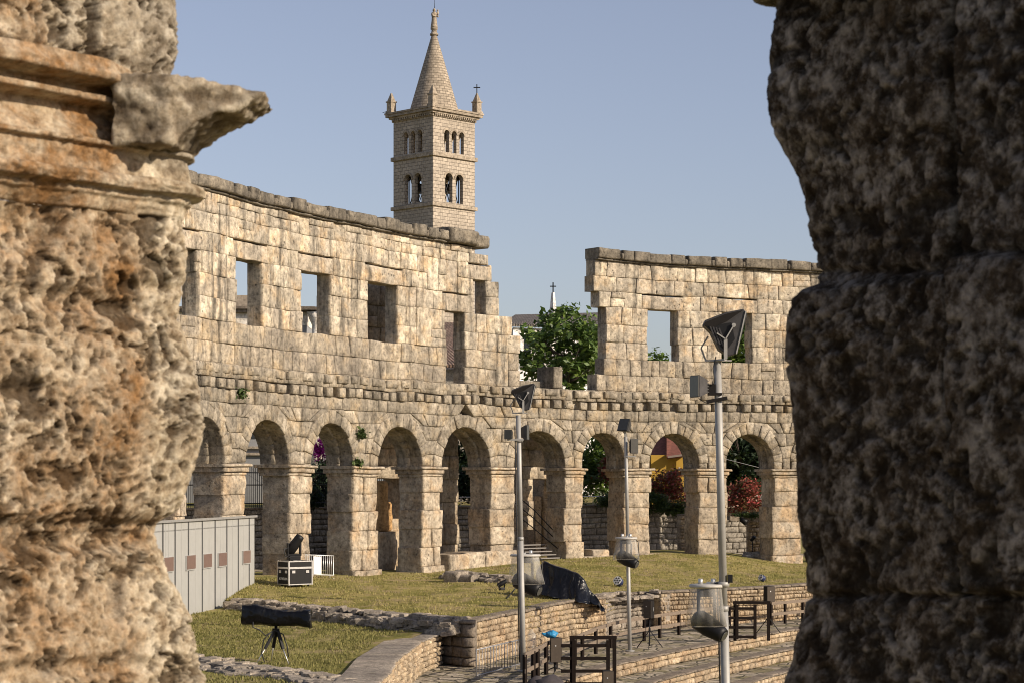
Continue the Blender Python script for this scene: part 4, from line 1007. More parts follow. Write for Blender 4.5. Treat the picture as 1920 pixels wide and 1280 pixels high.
def rounded_path(pts, rad, n=7):
    out = [np.array(pts[0], float)]
    for i in range(1, len(pts) - 1):
        p, a, b = np.array(pts[i], float), np.array(pts[i - 1], float), np.array(pts[i + 1], float)
        la, lb = np.linalg.norm(a - p), np.linalg.norm(b - p); r = min(rad, la * .45, lb * .45)
        s, e = p + (a - p) / la * r, p + (b - p) / lb * r
        for k in range(n + 1):
            t = k / n; out.append((1 - t) ** 2 * s + 2 * t * (1 - t) * p + t * t * e)
    out.append(np.array(pts[-1], float)); return np.array(out)

def pillar(name, path_of_z, z0, z1, dz, ds, offset, mat, parent, patina, pits_amp, rough, seed, sides=1):
    """sweep a plan path up the pillar; offset(s_frac, z) pushes the surface out (mouldings) or in (joints)"""
    zs = np.arange(z0, z1 + dz * .5, dz); base = None; rows = []
    for z in zs:
        p = path_of_z(z); s = np.concatenate([[0], np.cumsum(np.hypot(*np.diff(p, axis=0).T))])
        if base is None: n = int(s[-1] / ds); base = n
        t = np.linspace(0, s[-1], base + 1); x, y = np.interp(t, s, p[:, 0]), np.interp(t, s, p[:, 1])
        tx, ty = np.gradient(x), np.gradient(y); L = np.hypot(tx, ty)
        rows.append((x, y, ty / L, -tx / L))
    V, PA, PI = [], [], []; o = np.random.default_rng(seed).uniform(-20, 20, 3)
    for z, (x, y, nx, ny) in zip(zs, rows):
        for k in range(base + 1):
            q = (x[k] + o[0], y[k] + o[1], z + o[2])
            off, rk = offset(x[k], y[k], z); Q = Vector(q)
            low = mn.noise(Q * 3.2); wob = Vector((mn.noise(Q * 9), mn.noise(Q * 9 + Vector((7, 0, 0))), mn.noise(Q * 9 + Vector((0, 7, 0))))) * .03
            bil = 0; a_ = 1; S = Q * 21 + wob * 20
            for _ in range(4): bil += a_ * abs(mn.noise(S)); a_ *= .6; S = S * 2.1
            bil -= .45
            msk = mn.noise(Q * 4.3 + Vector((0, 0, 9))); pf = fbm(Q * 15 + wob * 30, 4, 2.2, .62)
            pit = max(0, min(1, (pf + msk * .5 - .16) * 4)); pit2 = max(0, min(1, (fbm(Q * 43 + wob * 40, 3, 2.1, .6) + .3 * msk - .14) * 4))
            d = off + rk * rough * (low * .020 + bil * .010 + .006 * pf) - rk * pits_amp * (1.3 * pit + .5 * pit2)
            cav = max(0, min(1, .45 - bil * 1.6)) * min(1, rk * 1.4) * .35 + .55 * pit2 * min(1, rk * 1.3)
            V.append((x[k] + nx[k] * d * sides, y[k] + ny[k] * d * sides, z + rk * .008 * mn.noise((q[0] * 15, q[1] * 15, q[2] * 15 + 40))))
            PA.append(min(1, max(-1, patina(x[k], y[k], z)))); PI.append(min(1, max(pit * .85 * min(1, rk * 1.3), cav)))
    n = base + 1; fs = []
    for i in range(len(zs) - 1):
        for k in range(base):
            f = (i * n + k, i * n + k + 1, (i + 1) * n + k + 1, (i + 1) * n + k)
            fs.append(f if sides > 0 else tuple(reversed(f)))
    fs.append(tuple((len(zs) - 1) * n + k for k in range(n)))
    ob = link_mesh(name, V, fs, mat, parent, smooth=[True] * (len(fs) - 1) + [False])
    set_attr(ob, 'patina', PA); set_attr(ob, 'pit', PI); return ob

YF, YB = 5.5, 5.86
def zf(py, d=5.7): return EYE + (HOR - py) * d / F
SIL_L = [(-300, 336), (0, 340), (85, 336), (130, 326), (200, 325), (290, 344), (318, 346), (336, 346), (350, 346), (372, 346), (380, 346), (392, 342), (412, 336), (430, 342), (470, 353), (540, 355), (575, 350), (590, 343), (610, 350), (680, 364), (730, 374), (790, 380), (850, 368), (900, 358), (940, 343), (965, 325), (1000, 302), (1050, 305), (1083, 314), (1130, 339), (1156, 355), (1207, 367), (1280, 384), (1500, 388)]
SIL_L = sorted((zf(y, YB), (x - 960) * YB / F) for y, x in SIL_L)
def path_left(z):
    xe = float(np.interp(z, [a for a, _ in SIL_L], [b for _, b in SIL_L]))
    return rounded_path([(-2.15, 4.58), (-1.35, 5.40), (xe - .10, 5.76), (xe, YB), (xe - .03, YB + .14), (xe - .5, YB + .45)], .10)
def smooth01(a, b, x): t = min(1, max(0, (x - a) / (b - a))); return t * t * (3 - 2 * t)
zt_ = lambda py: zf(py, 5.45)                # rows read off at the left edge, on the nearer end of the face
MOULD = sorted([(zt_(y), o) for y, o in [(0, -.03), (82, -.03), (86, .085), (126, .08), (131, .06), (134, -.03), (150, -.025), (154, .03), (166, .028), (170, -.05), (200, -.04), (238, .0)]] +
               [(zf(y, YB), o) for y, o in [(286, .0), (288, .034), (297, .036), (300, .012), (326, .016), (336, .02), (344, .024), (347, .052), (357, .062), (370, .055), (374, .020), (384, .022), (388, .010), (408, .010), (414, 0)]])
ZM0, ZM1 = zf(412, YB), zt_(84)
JL = [(zf(576, 5.75), .03), (zf(1016, 5.7), .05), (zf(1252, 5.7), .025), (ZM1, .02)]
def off_left(x, y, z):
    px, py = 960 + x * F / y, HOR - (z - EYE) * F / y
    front = 1 - smooth01(262, 290, px)
    m = float(np.interp(z, [a for a, _ in MOULD], [b for _, b in MOULD]))
    topz = z > zf(262, YB)
    o = m * ((1 - smooth01(175 + 40 * mn.noise((0, 0, z * 14)), 262, px)) if topz else 1) * (.95 + .25 * mn.noise((x * 5, y * 5, 3)))
    rk = 1.0
    if ZM0 < z < ZM1: rk = .22 + (.6 * smooth01(180, 262, px) if topz else .1)
    for zj, dp in JL:
        w = .012 + .012 * mn.noise((x * 6, y * 6, zj)); e = abs(z - zj - .02 * mn.noise((x * 2.5, y * 2.5, zj + 3))); o -= dp * (.3 + .7 * front) * max(0, 1 - (e / max(.022, w + .026)) ** 2)
    if z > ZM1: o -= .07 * max(0, 1 - abs(px - 188) / 12)                     # upright joint of the top block
    if py > 1040: o -= .05 * max(0, 1 - ((px - 212) / 20) ** 2) * smooth01(1050, 1090, py) * (1 - smooth01(1130, 1180, py))
    for cx, cy, rx_, ry_, dp in ((75, 425, 45, 62, .09), (10, 420, 30, 80, .06), (290, 540, 60, 14, .03), (215, 430, 30, 30, .03), (40, 730, 60, 20, .04), (150, 985, 200, 14, .04)):
        o -= dp * math.exp(-((px - cx) / rx_) ** 4 - ((py - cy) / ry_) ** 2)
    return o, rk
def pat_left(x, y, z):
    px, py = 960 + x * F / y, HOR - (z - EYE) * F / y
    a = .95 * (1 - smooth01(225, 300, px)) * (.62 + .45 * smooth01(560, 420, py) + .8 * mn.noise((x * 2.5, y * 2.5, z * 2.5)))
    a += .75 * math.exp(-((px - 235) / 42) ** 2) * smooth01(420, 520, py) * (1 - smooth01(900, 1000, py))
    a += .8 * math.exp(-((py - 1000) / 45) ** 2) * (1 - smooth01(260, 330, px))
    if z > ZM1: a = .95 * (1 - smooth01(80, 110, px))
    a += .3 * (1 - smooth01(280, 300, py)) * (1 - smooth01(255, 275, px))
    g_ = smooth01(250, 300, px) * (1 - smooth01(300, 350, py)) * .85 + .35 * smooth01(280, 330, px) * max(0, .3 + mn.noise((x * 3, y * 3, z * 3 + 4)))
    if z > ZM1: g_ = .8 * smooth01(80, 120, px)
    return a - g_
pl = empty('stone_pillar', (-1.8, 5.8, 0), 'pitted warm sunlit stone pillar with moulded capital at the left edge, close to the camera', 'pillar')
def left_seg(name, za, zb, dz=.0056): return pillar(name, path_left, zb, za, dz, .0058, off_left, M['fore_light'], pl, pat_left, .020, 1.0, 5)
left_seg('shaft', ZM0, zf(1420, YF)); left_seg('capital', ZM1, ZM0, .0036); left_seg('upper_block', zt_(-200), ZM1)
mb = MB(); mb.box((-1.75, 5.75, (zf(1420, YF) - 5.2) / 2), (1.5, 1.1, zf(1420, YF) + 5.2)); mb.build('base', M['fore_light'], pl)
def rough(name, outline, y0, y1, d, mat, parent, voxel=.012, amp=1.0, patina=0, flare=False):
    poly = [((px - 960) * d / F, y0, EYE + (HOR - py) * d / F) for px, py in outline]
    mb = MB(); mb.prism(poly, (0, y1 - y0, 0)); o = mb.build('tmp', mat)
    L0 = Vector(o.location)
    rm = o.modifiers.new('r', 'REMESH'); rm.mode = 'VOXEL'; rm.voxel_size = voxel
    sm = o.modifiers.new('s', 'SMOOTH'); sm.iterations = 2; sm.factor = .5
    v, f = evaluated(o); v = v + np.array(L0)
    if flare:
        t_ = np.clip((-.74 - v[:, 0]) / .22, 0, 1) * (v[:, 1] < (y0 + y1) / 2); v[:, 1] -= .12 * t_; v[:, 2] -= .022 * t_
    me_ = o.data; bpy.data.objects.remove(o)
    ob = link_mesh(name, v, f, mat, parent, smooth=True)
    nrm = np.zeros(len(v) * 3); ob.data.vertices.foreach_get('normal', nrm); nrm = nrm.reshape(-1, 3); co_ = np.zeros(len(v) * 3); ob.data.vertices.foreach_get('co', co_); co_ = co_.reshape(-1, 3)
    dsp, pit = [], []
    for q in v:
        pn = max(0, min(1, (mn.noise((q[0] * 17 + 5, q[1] * 17, q[2] * 21)) - .28) * 4)); pit.append(pn * .8)
        dsp.append(amp * (mn.noise(q * 4) * .02 + (abs(mn.noise(q * 13)) + .6 * abs(mn.noise(q * 27)) + .36 * abs(mn.noise(q * 55)) - .5) * .034 - .012 * pn)); pit[-1] = max(pit[-1], max(0, min(.6, .35 - 1.6 * (abs(mn.noise(q * 13)) + .6 * abs(mn.noise(q * 27)) - .42))))
    co_ += nrm * np.array(dsp)[:, None]; ob.data.vertices.foreach_set('co', co_.ravel()); ob.data.update()
    set_attr(ob, 'patina', [patina] * len(v)); set_attr(ob, 'pit', pit); return ob
rough('broken_cornice', [(240, 158), (330, 158), (345, 161), (400, 171), (460, 183), (503, 189), (496, 197), (480, 205), (462, 219), (424, 229), (394, 245), (368, 266), (350, 284), (240, 288)], 5.76, 6.04, 5.9, M['fore_light'], pl, .008, .55, -.5, True)

YR0, YR1 = 5.15, 6.0
SIL_R = [(-200, 1446), (0, 1443), (20, 1440), (60, 1432), (100, 1428), (180, 1422), (225, 1428), (260, 1440), (300, 1464), (340, 1484), (370, 1495), (420, 1502), (490, 1514), (535, 1521), (545, 1500), (556, 1474), (600, 1462), (680, 1459), (720, 1468), (800, 1474), (900, 1479), (960, 1478), (1060, 1497), (1110, 1500), (1150, 1495), (1190, 1481), (1240, 1470), (1280, 1455), (1500, 1445)]
SIL_R = sorted((zf(y, YR1), (x - 960) * YR1 / F) for y, x in SIL_R)
def path_right(z):
    xe = float(np.interp(z, [a for a, _ in SIL_R], [b for _, b in SIL_R]))
    return rounded_path([(xe + .5, YR1 + .25), (xe + .06, YR1 + .06), (xe, YR1 - .05), (xe * .35 + .83, 5.45), (1.40, YR0 - .1), (2.6, YR0 - .1)], .06)
VJ = 1780
def off_right(x, y, z):
    px, py = 960 + x * F / y, HOR - (z - EYE) * F / y; o = 0
    o -= .05 * max(0, 1 - abs(px - VJ - 14 * mn.noise((0, 0, z * 5)) - (25 if py > 900 else 0) * smooth01(900, 1110, py)) / 9) * (1 if py < 1115 else 0)
    o -= .035 * max(0, 1 - abs(py - 1116 - 6 * mn.noise((x * 5, y * 5, 1))) / 7)
    o -= .03 * max(0, 1 - abs(py - (508 if px < VJ else 468)) / 7)
    if px > VJ and 480 < py < 1110: o += .035
    return o, 1.0
def pat_right(x, y, z): return .5 + .5 * mn.noise((x * 2, y * 2, z * 2))
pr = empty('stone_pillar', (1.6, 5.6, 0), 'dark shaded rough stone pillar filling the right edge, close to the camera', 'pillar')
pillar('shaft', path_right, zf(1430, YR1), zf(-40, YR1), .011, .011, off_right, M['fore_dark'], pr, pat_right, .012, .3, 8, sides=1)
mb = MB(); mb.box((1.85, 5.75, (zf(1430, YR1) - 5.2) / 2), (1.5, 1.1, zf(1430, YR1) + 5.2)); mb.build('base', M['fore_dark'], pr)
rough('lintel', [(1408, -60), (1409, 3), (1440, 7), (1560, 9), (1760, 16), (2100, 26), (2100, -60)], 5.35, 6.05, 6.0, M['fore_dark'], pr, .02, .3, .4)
# ------------------------------------------------------------------ event equipment
def pole(label, px, pyb, d, rad, ytop, lean=0):
    b = W(px, pyb, d); b.z = Z0 if pyb < 1279 else b.z
    e = empty('light_pole', b, label, 'lamp post', 'lighting poles between the camera and the wall')
    top = Vector((b.x - lean, b.y, EYE + (HOR - ytop) * d / F)); h = top.z - b.z
    mb = MB(); mid = b + (top - b) * .52
    mb.cyl(b, mid, rad, rad * .96, 20); mb.cyl(mid, top, rad * .88, rad * .82, 20); mb.cyl(mid - Vector((0, 0, .08)), mid + Vector((0, 0, .05)), rad * 1.08, rad * 1.04, 20)
    mb.build('mast', M['steel'], e)
    mb = MB(); mb.cyl(b, b + Vector((0, 0, .05)), rad * 2.3, None, 20); mb.build('base_plate', M['steel'], e)
    return e, top, (lambda py: b + (top - b) * ((EYE + (HOR - py) * d / F - b.z) / h))
def lamp_can(name, c, size, rz, rx, mat, parent, glass=True):
    mb = MB(); m = Matrix.Rotation(rz, 3, 'Z') @ Matrix.Rotation(rx, 3, 'X'); c = Vector(c); w, dp, h = size
    vs = [m @ Vector(v) + c for v in ((-w / 2, -dp / 2, -h / 2), (w / 2, -dp / 2, -h / 2), (w / 2, -dp / 2, h / 2), (-w / 2, -dp / 2, h / 2), (-w * .3, dp / 2, -h * .3), (w * .3, dp / 2, -h * .3), (w * .3, dp / 2, h * .3), (-w * .3, dp / 2, h * .3))]
    mb.add(vs, [(0, 3, 2, 1)[::-1], (4, 5, 6, 7)[::-1], (0, 1, 5, 4)[::-1], (1, 2, 6, 5)[::-1], (2, 3, 7, 6)[::-1], (3, 0, 4, 7)[::-1]])
    for k in range(5):                    # cooling fins
        z = (-.25 + .125 * k) * h; q = [m @ Vector((sx * w * .3, dp * .5 + t, z + s)) + c for sx, t, s in ((-1, 0, -.01), (1, 0, -.01), (1, dp * .15, -.01), (-1, dp * .15, -.01), (-1, 0, .01), (1, 0, .01), (1, dp * .15, .01), (-1, dp * .15, .01))]
        mb.add(q, [(0, 1, 2, 3), (7, 6, 5, 4), (0, 4, 5, 1), (1, 5, 6, 2), (2, 6, 7, 3), (3, 7, 4, 0)])
    o = mb.build(name, mat, parent, smooth=False)
    if glass:
        mb = MB(); q = [m @ Vector((sx * w * .46, -dp / 2 - t, sz * h * .46)) + c for t in (.004, .03) for sx, sz in ((-1, -1), (1, -1), (1, 1), (-1, 1))]
        mb.add(q, [(0, 1, 2, 3), (7, 6, 5, 4), (0, 4, 5, 1), (1, 5, 6, 2), (2, 6, 7, 3), (3, 7, 4, 0)]); mb.build('lens', M['lens'], o)
    return o
def floodlight(c, s, parent):            # big stadium floodlight: hood, tilted reflector body, glass, yoke; s = size factor
    c = Vector(c); P = lambda x, y, z: c + Vector((x, y, z)) * s
    side = [(.72, .98), (.80, .88), (.46, -.55), (.22, -.62), (-.10, -.40), (-.38, .18), (-.62, .42), (-.58, .60), (.1, .86)]
    mb = MB(); mb.prism([P(x, -.36, z) for x, z in reversed(side)], Vector((0, .72, 0)) * s)
    o = mb.build('floodlight', plain('floodlight_grey', (.045, .042, .042), .5, .2, .35, 6) if 'floodlight_grey' not in bpy.data.materials else bpy.data.materials['floodlight_grey'], parent, bevel=.02 * s)
    mb = MB(); mb.prism([P(x, -.3, z) for x, z in ((.81, .84), (.85, .84), (.52, -.50), (.48, -.50))], Vector((0, .6, 0)) * s); mb.build('lens', M['lens'], o)
    mb = MB(); mb.bar(P(.80, -.38, .9), P(.47, -.38, -.55), .04 * s, .04 * s); mb.build('rim', M['steel'], o)
    mb = MB(); mb.prism([P(x, -.40, z) for x, z in reversed([(.70, .93), (.1, .80), (-.60, .52), (-.62, .42), (-.36, .34), (.15, .55)])], Vector((0, .8, 0)) * s); mb.build('hood', bpy.data.materials['speaker_side'], o)
    mb = MB(); mb.prism([P(x, -.375, z) for x, z in reversed([(-.52, .38), (.30, .52), (.42, -.05), (.12, -.45), (-.06, -.32), (-.32, .12)])], Vector((0, .012, 0)) * s); mb.build('recess_shade', M['black'], o)  # flat black plate, painted-in shade for the hollow under the hood
    mb = MB()
    for k in range(4): mb.bar(P(-.42 + k * .1, -.39, .38 - k * .02), P(-.20 + k * .11, -.39, -.18 - k * .05), .025 * s, .05 * s)
    mb.build('fins', bpy.data.materials['floodlight_grey'], o).name = 'cooling_fin'
    mb = MB()
    mb.bar(P(.38, -.42, .42), P(.10, -.42, -.05), .10 * s, .04 * s); mb.bar(P(-.20, -.42, .15), P(.10, -.42, -.05), .08 * s, .04 * s); mb.bar(P(.10, -.42, -.05), P(.10, -.42, -.72), .12 * s, .04 * s)
    mb.bar(P(-.42, .42, .1), P(-.66, .42, -.30), .10 * s, .05 * s); mb.bar(P(-.66, .42, -.30), P(-.50, .42, -.72), .10 * s, .05 * s); mb.bar(P(-.50, .42, -.74), P(.10, -.42, -.74), .10 * s, .05 * s)
    mb.bar(P(-.55, .0, -.76), P(.35, .0, -.76), .22 * s, .05 * s); mb.cyl(P(.38, -.40, .42), P(.38, -.46, .42), .07 * s, None, 12)
    mb.build('yoke', M['steel'], o); return o
def covered_head(label, c, rtop, h, lean, pole_pt, seed):
    """moving-head stage light under a clear rain hood, hung from a pole by its lid plate"""
    c = Vector(c); e = empty('stage_light', c, label, 'stage light', 'stage lights under clear rain hoods')
    mb = MB(); mb.lathe(c, [(rtop * 1.12, 0), (rtop * 1.14, .05), (rtop * 1.05, .08), (0.01, .085)], 28); mb.build('lid', plain('lid_plastic', (.42, .40, .36), .55) if 'lid_plastic' not in bpy.data.materials else bpy.data.materials['lid_plastic'], e)
    mb = MB(); g = random.Random(seed); n = 40; prof = [(1.0, -.0), (1.1, -.3 * h), (1.22, -.6 * h), (1.40, -h), (1.37, -h + .03)]
    vs = []
    for j, (r, z) in enumerate(prof):
        for k in range(n):
            a = 2 * math.pi * k / n; rr = rtop * r * (1 + (.05 * math.sin(5 * a + seed) + .03 * math.sin(9 * a + 2 * seed)) * (j / 4))
            vs.append(c + Vector((rr * math.cos(a), rr * math.sin(a), z)))
    mb.add(vs, [(j * n + k, j * n + (k + 1) % n, (j + 1) * n + (k + 1) % n, (j + 1) * n + k) for j in range(4) for k in range(n)], True)
    mb.build('rain_hood', M['clear'], e)
    mb = MB(); mb.box(c + Vector((-.02, 0, -.14 * h)), (rtop * 1.1, rtop * .9, .2 * h)); mb.build('light_base', M['speaker_dark'], e, bevel=.03)
    mb = MB()
    for s in (-1, 1): mb.box(c + Vector((s * rtop * .52, 0, -.52 * h)), (rtop * .18, rtop * .4, .62 * h))
    mb.build('yoke', M['speaker_dark'], e, bevel=.02)
    p0, p1 = c + Vector((-rtop * .75 * lean, .1, -.78 * h)), c + Vector((rtop * 1.0 * lean, -.35, -1.24 * h))
    mb = MB(); mb.tube([p0, p0 + (p1 - p0) * .12, p0 + (p1 - p0) * .5, p0 + (p1 - p0) * .9, p1], [rtop * .42, rtop * .66, rtop * .68, rtop * .52, rtop * .44], 18); mb.build('lamp_head', M['black'], e)
    d_ = (p1 - p0).normalized(); mb = MB(); mb.cyl(p1 + d_ * .004, p1 + d_ * .03, rtop * .33, None, 18); mb.build('lens', M['lens'], e)
    mb = MB(); mb.bar(c + Vector((0, 0, .11)), Vector((pole_pt.x, pole_pt.y, c.z + .11)), .06, .06)
    for k in (-.4, .4): mb.cyl(c + Vector((k * rtop, -.05, .07)), c + Vector((k * rtop, -.05, .22)), .06, None, 10)
    mb.build('bracket', M['silver'], e)
    mb = MB(); mb.tube([c + Vector((.2, -.1, .1)), c + Vector((rtop * 1.2, -.1, -.1)), c + Vector((rtop * 1.3, -.1, -.8 * h)), c + Vector((rtop * 1.0, -.1, -1.2 * h))], .02, 6); mb.build('cable', M['rubber'], e)
    return e
# thick pole on the right
e, top, P = pole('thick grey steel lamp pole at the right with a big tilted floodlight on top', 1370, 1640, 52, .115, 676, lean=.34)
floodlight(top + Vector((.10, -.05, .56)), .74, e)
q = P(728); lamp_can('box_lamp', q + Vector((-.47, -.1, .05)), (.42, .3, .56), R(-62), 0, bpy.data.materials['floodlight_grey'], e)
mb = MB(); mb.box(q + Vector((-.22, 0, .0)), (.3, .2, .22)); mb.box(q + Vector((-.08, 0, -.14)), (.34, .3, .06)); mb.bar(q + Vector((-.3, -.1, -.34)), q + Vector((.22, -.1, -.24)), .1, .09); mb.build('bracket', M['speaker_dark'], e)
mb = MB(); mb.tube([top + Vector((-.05, -.14, .1)), top + Vector((-.12, -.16, -.2)), top + Vector((-.08, -.14, -.5)), q + Vector((-.12, -.14, .1))], .014, 6); mb.build('cable', M['rubber'], e); mb = MB(); mb.tube([q + Vector((-.5, -.1, -.25)), q + Vector((-.35, -.15, -.36)), q + Vector((-.2, -.12, -.3))], .012, 6); mb.build('cable', M['rubber'], e)
mb = MB(); mb.tube([P(1090) + Vector((-.16, -.08, 0)), P(1180) + Vector((-.15, -.08, 0)), P(1330) + Vector((-.15, -.08, 0))], .022, 6); mb.build('cable', M['rubber'], e)
q = P(1094); mb = MB(); mb.cyl(q - Vector((0, 0, .06)), q + Vector((0, 0, .06)), .16, None, 18); mb.build('clamp', M['steel'], e); mb = MB(); mb.box(q + Vector((.17, -.05, .14)), (.12, .14, .2)); mb.build('junction_box', M['black'], e)
q = P(1187); mb = MB(); mb.ball(q + Vector((-.02, -.14, 0)), (.06, .04, .13), 10); mb.build('cable_tie', plain('blue_tape', (.02, .05, .2), .5), e)
covered_head('largest stage light under a clear rain hood hanging from the thick right pole', W(1325, 1100, 52.1), .40, .98, 1, P(1094), 1)
# slim pole left of centre
e, top, P = pole('slim grey steel lamp pole in front of the stair arch, with small lamps high up', 981, 1250, 74.6, .105, 778, lean=.18)
floodlight(top + Vector((.12, 0, .55)), .62, e)
q = P(815); lamp_can('box_lamp', q + Vector((-.34, -.1, .02)), (.3, .25, .34), R(-20), 0, bpy.data.materials['floodlight_grey'], e)
lamp_can('box_lamp', q + Vector((.2, .1, .1)), (.26, .25, .55), R(70), 0, bpy.data.materials['floodlight_grey'], e)
mb = MB(); mb.box(q + Vector((-.12, -.1, -.17)), (.6, .1, .06)); mb.cyl(q + Vector((0, 0, -.25)), q + Vector((0, 0, -.12)), .15, None, 16); mb.build('bracket', M['steel'], e)
mb = MB(); mb.tube([P(800) + Vector((-.13, -.08, 0)), P(1000) + Vector((-.13, -.08, 0)), P(1240) + Vector((-.13, -.08, 0))], .025, 6); mb.build('cable', M['rubber'], e)
covered_head('stage light under a clear rain hood hanging behind the slim pole left of centre', W(985, 1042, 75.3), .50, 1.02, 1, P(1036), 2)
# middle pole
e, top, P = pole('thin grey steel lamp pole in the middle, standing at the wooden railing', 1181, 1218, 83.4, .082, 818, lean=.17)
q = top; lamp_can('box_lamp', q + Vector((-.02, -.1, .42)), (.5, .3, .55), R(-35), R(-25), bpy.data.materials['floodlight_grey'], e)
lamp_can('box_lamp', P(838) + Vector((.28, -.05, .05)), (.34, .28, .6), R(20), 0, bpy.data.materials['floodlight_grey'], e)
mb = MB(); mb.box(P(855) + Vector((.16, -.05, 0)), (.5, .1, .05)); mb.bar(q, q + Vector((-.05, -.05, .25)), .1, .08); mb.build('bracket', M['steel'], e)
covered_head('stage light under a clear rain hood hanging from the thin pole right of centre', W(1174, 1010, 83.0), .40, .82, 1, P(1004), 3)

# storage shed
S0, S1 = Vector((-14.9, 75.6, 0)), Vector((-11.95, 95, 0)); sdv = (S1 - S0).normalized(); sn = Vector((sdv.y, -sdv.x, 0)); LS = (S1 - S0).length
sh = empty('storage_shed', S0 + (S1 - S0) / 2 + Vector((0, 0, -.9)), 'pale grey panelled storage shed with small brown windows beside the left pillar', 'shed')
def SP(s, o, z): v = S0 + sdv * s + sn * o; v.z = z; return v
def on_shed(px, py):                     # point of the shed front seen at a pixel
    k = (px - 960) / F; s = (k * S0.y - S0.x) / (sdv.x - k * sdv.y); v = SP(s, 0, 0); return s, EYE + (HOR - py) * v.y / F
M['shed'] = plain('shed_panel', (.33, .33, .315), .55, 0, .05, 2); M['shed_seam'] = plain('shed_seam', (.06, .06, .06), .7)
mb = MB(); mb.prism([SP(0, 0, -1.2), SP(LS, 0, -1.2), SP(LS, -2.4, -1.2), SP(0, -2.4, -1.2)], (0, 0, 4.3)); mb.prism([SP(0, -.06, 3.05), SP(LS, -.06, 3.05), SP(LS, 0, 3.05), SP(0, 0, 3.05)], (0, 0, .38)); mb.build('wall', M['shed'], sh)
mb = MB(); mb.prism([SP(-.2, .12, 3.42), SP(LS + .1, .12, 3.42), SP(LS + .1, -2.5, 3.1), SP(-.2, -2.5, 3.1)], (0, 0, .1)); mb.build('roof', M['silver'], sh)
seams = sorted(on_shed(px, 1000)[0] for px in (305, 328, 353, 379, 403, 425, 446.5, 467))
sp_ = [seams[0] - 2.6 * k for k in range(5, 0, -1)] + seams
mb = MB()
for s in sp_:
    if s > .1: mb.prism([SP(s - .06, 0, -1), SP(s + .06, 0, -1), SP(s + .06, .02, -1), SP(s - .06, .02, -1)], (0, 0, 4.4))
mb.build('seam', M['shed_seam'], sh)
mb = MB()
for px in (310, 316, 340, 366, 392, 414, 436, 456): 
    s, _ = on_shed(px, 1000); mb.prism([SP(s - .02, 0, -1), SP(s + .02, 0, -1), SP(s + .02, .008, -1), SP(s - .02, .008, -1)], (0, 0, 4.4))
mb.build('groove', M['shed'], sh)
mw = plain('brown_pane', (.16, .105, .09), .3, 0, .1); tr_ = M['white']
for px, py in ((314, 1057), (356, 1053), (387, 1050), (415.5, 1047.5), (460.5, 1043)):
    s, z = on_shed(px, py); w = 0.62
    mb = MB(); mb.prism([SP(s - w, 0, z - .33), SP(s + w, 0, z - .33), SP(s + w, .06, z - .33), SP(s - w, .06, z - .33)], (0, 0, .62)); wn = mb.build('window', M['shed'], sh)
    mb = MB(); mb.prism([SP(s - w * .93, .061, z - .28), SP(s + w * .93, .061, z - .28), SP(s + w * .93, .075, z - .28), SP(s - w * .93, .075, z - .28)], (0, 0, .56)); mb.build('pane', mw, wn)

# flight case with a moving head on it
M['case'] = plain('case_black', (.008, .0075, .008), .6, spec=.25); M['alu'] = plain('case_edge', (.50, .49, .48), .35, .7)
def flight_case(c, w, dp, h, rz, label):
    e = empty('flight_case', c, label, 'flight case', rz=rz); t = .03
    mb = MB(); mb.box((0, 0, .12 + h / 2), (w, dp, h)); mb.build('body', M['case'], e, local=True)
    mb = MB()
    for z in (.12, .12 + h * .70, .12 + h * .74, .12 + h):
        for s in (-1, 1): mb.box((0, s * dp / 2, z), (w + t * 1.6, t * 1.5, t * 1.5)); mb.box((s * w / 2, 0, z), (t * 1.5, dp + t * 1.6, t * 1.5))
    for sx in (-1, 1):
        for sy in (-1, 1): mb.box((sx * w / 2, sy * dp / 2, .12 + h / 2), (t * 1.9, t * 1.9, h + t * 2))
    mb.build('edging', M['alu'], e, local=True)
    for ax, s, offs in (('y', -1, (-.3, .3)), ('x', 1, (-.28, .28)), ('x', -1, (-.28, .28))):
        for o in offs:
            mb = MB(); q = (o * w, s * (dp / 2 + .012), .12 + h * .55) if ax == 'y' else (s * (w / 2 + .012), o * dp, .12 + h * .55)
            mb.box(q, (.17, .024, .12) if ax == 'y' else (.024, .17, .12)); mb.build('latch', M['alu'], e, local=True)
    for sx in (-1, 1):
        for sy in (-1, 1):
            mb = MB(); mb.cyl((sx * w * .4 - .02, sy * dp * .38, .06), (sx * w * .4 + .02, sy * dp * .38, .06), .06, None, 12); mb.build('caster', M['black'], e, local=True)
    return e
fc = on_lawn(553, 1099); fc.z += .0; CW, CD, CH = 1.28, .9, 1.06
fcase = flight_case(fc, CW, CD, CH, R(40), 'black flight case with silver edges standing on the lawn by the shed')
